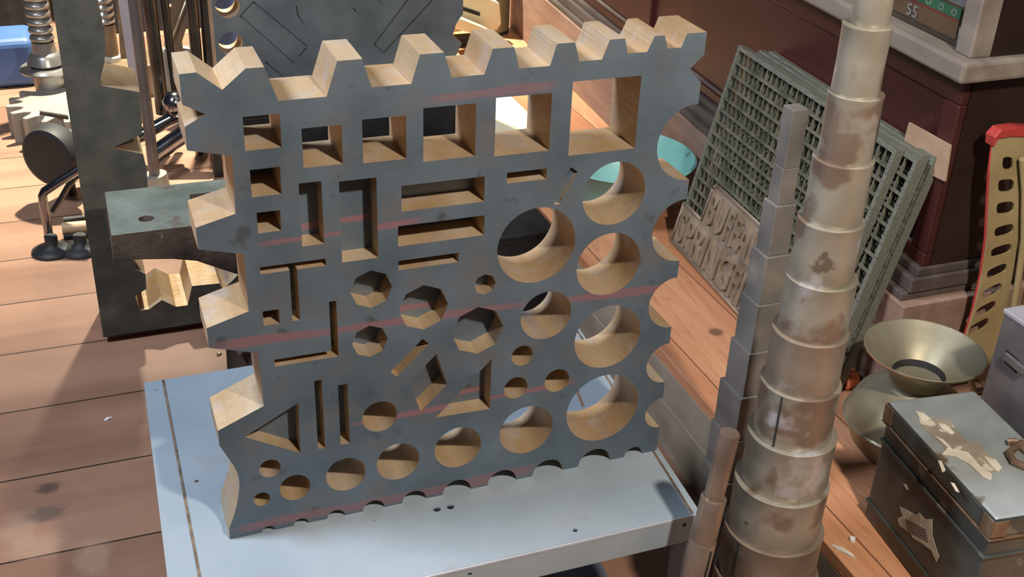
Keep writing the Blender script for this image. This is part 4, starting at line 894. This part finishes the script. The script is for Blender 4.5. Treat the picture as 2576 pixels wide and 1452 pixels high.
# steel rod with collar
YD = 2.03
pb = onY(400, 470, YD)
rdt = empty('steel_round_rod', (pb.x, YD, FZ), 'long round steel rod rising behind the anvil in a thin collar', 'rod')
a, b = onY(392, 465, YD), onY(322, -120, YD)
a.z = max(a.z, FZ); mb = MB(); mb.tube(a, b, 0.0155, n=20); part(mb, 'rod', 'rodsteel', rdt)
mb = MB(); mb.tube((a.x + 0.004, YD, FZ), (a.x + 0.0, YD, onY(400, 437, YD).z), 0.036, 0.034, n=28); part(mb, 'collar', 'gear', rdt)

# chrome posts
for i, (pa, pb_, r, lab) in enumerate([((410, 285), (360, -120), 0.020, 'thick dark chrome post just right of the round steel rod'), ((447, 280), (398, -120), 0.013, 'thin dark chrome post second from the round steel rod'),
                                   ((500, 200), (470, -120), 0.017, 'dark chrome post behind the left tooth of the swage block'), ((530, 200), (506, -120), 0.017, 'dark chrome post touching the left edge of the rear swage block')]):
    Y_ = 2.30 + 0.012 * i; a, b = onY(*pa, Y_), onY(*pb_, Y_)
    if i > 1:
        d = (b - a).normalized(); a = a + d * ((FZ - a.z) / d.z)
    mb = MB(); mb.tube(a, b, r, n=20); o = mb.build('chrome_post', 'chrome_dark', loc=a); tag(o, lab, 'post', 'dark chrome posts of the chair frame')
# chrome tube frame (horizontal pair and joint)
ch = empty('chrome_tube_frame', (onY(430, 280, 2.2).x, 2.2, FZ), 'chrome tube frame running diagonally beside the iron slab, with a round joint', 'chair frame')
for (pa, pb_, r, Y_) in [((278, 382), (452, 288), 0.020, 2.22), ((385, 392), (520, 296), 0.026, 2.14)]:
    a, b = onY(*pa, Y_), onY(*pb_, Y_); mb = MB(); mb.tube(a, b, r, n=20); part(mb, 'tube', 'chrome', ch)
mb = MB(); c = onY(440, 262, 2.2); mb.lathe([(0.0, -0.04), (0.022, -0.034), (0.035, -0.01), (0.035, 0.012), (0.022, 0.034), (0.0, 0.04)], tuple(c), 28, cap=False); part(mb, 'joint', 'chrome', ch, angle=80)
for px in (300, 500):
    a = onY(px, 330, 2.2); mb = MB(); mb.tube((a.x, 2.25, FZ), (a.x, 2.25, a.z), 0.012, n=16); part(mb, 'leg', 'chrome_dark', ch)

# toothed sector
YT = 2.55
tp = [(424, 135), (424, 100), (420, 80), (423, 55), (428, 35), (436, 10), (446, -20), (460, -60), (500, -60), (478, 40), (458, 105), (462, 132)]
base_ = xz(tp, YT); toothed = []
for (a, b) in zip(base_[:8], base_[1:8]):
    toothed += [a, (a[0] * 0.6 + b[0] * 0.4, a[1] * 0.6 + b[1] * 0.4), (a[0] * 0.6 + b[0] * 0.4 - 0.010, a[1] * 0.6 + b[1] * 0.4), (a[0] * 0.25 + b[0] * 0.75 - 0.010, a[1] * 0.25 + b[1] * 0.75), (a[0] * 0.25 + b[0] * 0.75, a[1] * 0.25 + b[1] * 0.75)]
toothed += base_[7:]
ts_ = empty('toothed_sector', (onY(440, 135, YT).x, YT, FZ), 'brown toothed gear sector behind the chrome posts at the top left', 'gear')
mb = MB(); mb.prism(toothed, YT, YT + 0.03); part(mb, 'sector', 'brownmetal', ts_)
xa = onY(440, 135, YT).x; mb = MB(); mb.box((xa - 0.035, YT, FZ), (xa + 0.05, YT + 0.05, onY(440, 128, YT).z)); part(mb, 'pedestal', 'gear', ts_, 0.004)
mb = MB(); mb.tube(onY(427, 112, YT - 0.01), onY(470, -5, YT - 0.01), 0.0028, n=8); part(mb, 'wire', 'ledge', ts_)

# tubular chrome stool leg with rubber foot, and turned roller
so = empty('chrome_stool', (-0.21, 1.75, FZ), 'bent chrome tube stool leg on a flat black rubber foot, left of the iron slab', 'stool')
Yq = 1.75
mb = MB(); mb.path([onY(a, b, Yq) for a, b in [(230, 405), (190, 432), (150, 457), (112, 482), (107, 492), (110, 520), (118, 560), (124, 600), (127, 622)]], 0.0115, 14); part(mb, 'tube_leg', 'chrome', so)
mb = MB(); mb.path([onY(a, b, Yq + 0.05) for a, b in [(230, 425), (190, 447), (170, 470), (150, 505), (132, 532)]], 0.0075, 12); part(mb, 'brace', 'chrome_dark', so)
pf = onZ(133, 628, FZ + 0.006)
mb = MB(); mb.lathe([(0.052, 0.0), (0.052, 0.006), (0.035, 0.014), (0.016, 0.022), (0.016, 0.045), (0.0, 0.045)], (pf.x, pf.y, FZ), 32, cap=False); tag(part(mb, 'foot', 'rubber', so, angle=80), 'black rubber foot')
pf = onZ(205, 625, FZ + 0.006)
mb = MB(); mb.lathe([(0.052, 0.0), (0.052, 0.006), (0.035, 0.014), (0.016, 0.022), (0.016, 0.045), (0.0, 0.045)], (pf.x, pf.y, FZ), 32, cap=False); tag(part(mb, 'foot', 'rubber', so, angle=80), 'black rubber foot')
ro = empty('wooden_roller', (-0.15, 1.72, FZ), 'pale turned wooden roller between two dark rails, behind the iron slab at the left', 'roller')
a, b = onZ(157, 576, FZ + 0.03), onZ(260, 566, FZ + 0.03)
mb = MB(); mb.tube(a, b, 0.0165, n=20); part(mb, 'roller', 'dowel', ro)
for pa, pb_ in (((160, 555), (260, 545)), ((160, 594), (260, 584))):
    a, b = onZ(*pa, FZ + 0.012), onZ(*pb_, FZ + 0.012); mb = MB(); mb.tube(a, b, 0.0095, n=12); part(mb, 'rail', 'rubber', ro)
# black wheel
YW = 2.0; c = onY(135, 390, YW)
wh = empty('black_roller', (c.x, YW, c.z - 0.11), 'round black roller on edge, left of the iron slab above the stool leg', 'roller')
mb = MB()
d_ = Vector((0.80, -0.60, 0.0)); nrm = Vector((0.62, 0.78, 0)).normalized()
mb.rings([(Vector(c) - nrm * 0.03, 0.070), (Vector(c) - nrm * 0.026, 0.080), (Vector(c) + nrm * 0.02, 0.086), (Vector(c) + nrm * 0.03, 0.078)], 40, True, False); part(mb, 'tyre', 'rubber', wh, angle=60)
mb = MB(); mb.tube(Vector(c) + nrm * 0.02, Vector(c) + nrm * 0.16, 0.05, 0.035, n=24); part(mb, 'hub', 'iron', wh)
mb = MB(); mb.tube((c.x + 0.03, YW + 0.05, FZ), (c.x + 0.03, YW + 0.05, c.z), 0.012, n=12); part(mb, 'stand', 'blackiron', wh)
# dark upright bar seen in the upper left notch of the block
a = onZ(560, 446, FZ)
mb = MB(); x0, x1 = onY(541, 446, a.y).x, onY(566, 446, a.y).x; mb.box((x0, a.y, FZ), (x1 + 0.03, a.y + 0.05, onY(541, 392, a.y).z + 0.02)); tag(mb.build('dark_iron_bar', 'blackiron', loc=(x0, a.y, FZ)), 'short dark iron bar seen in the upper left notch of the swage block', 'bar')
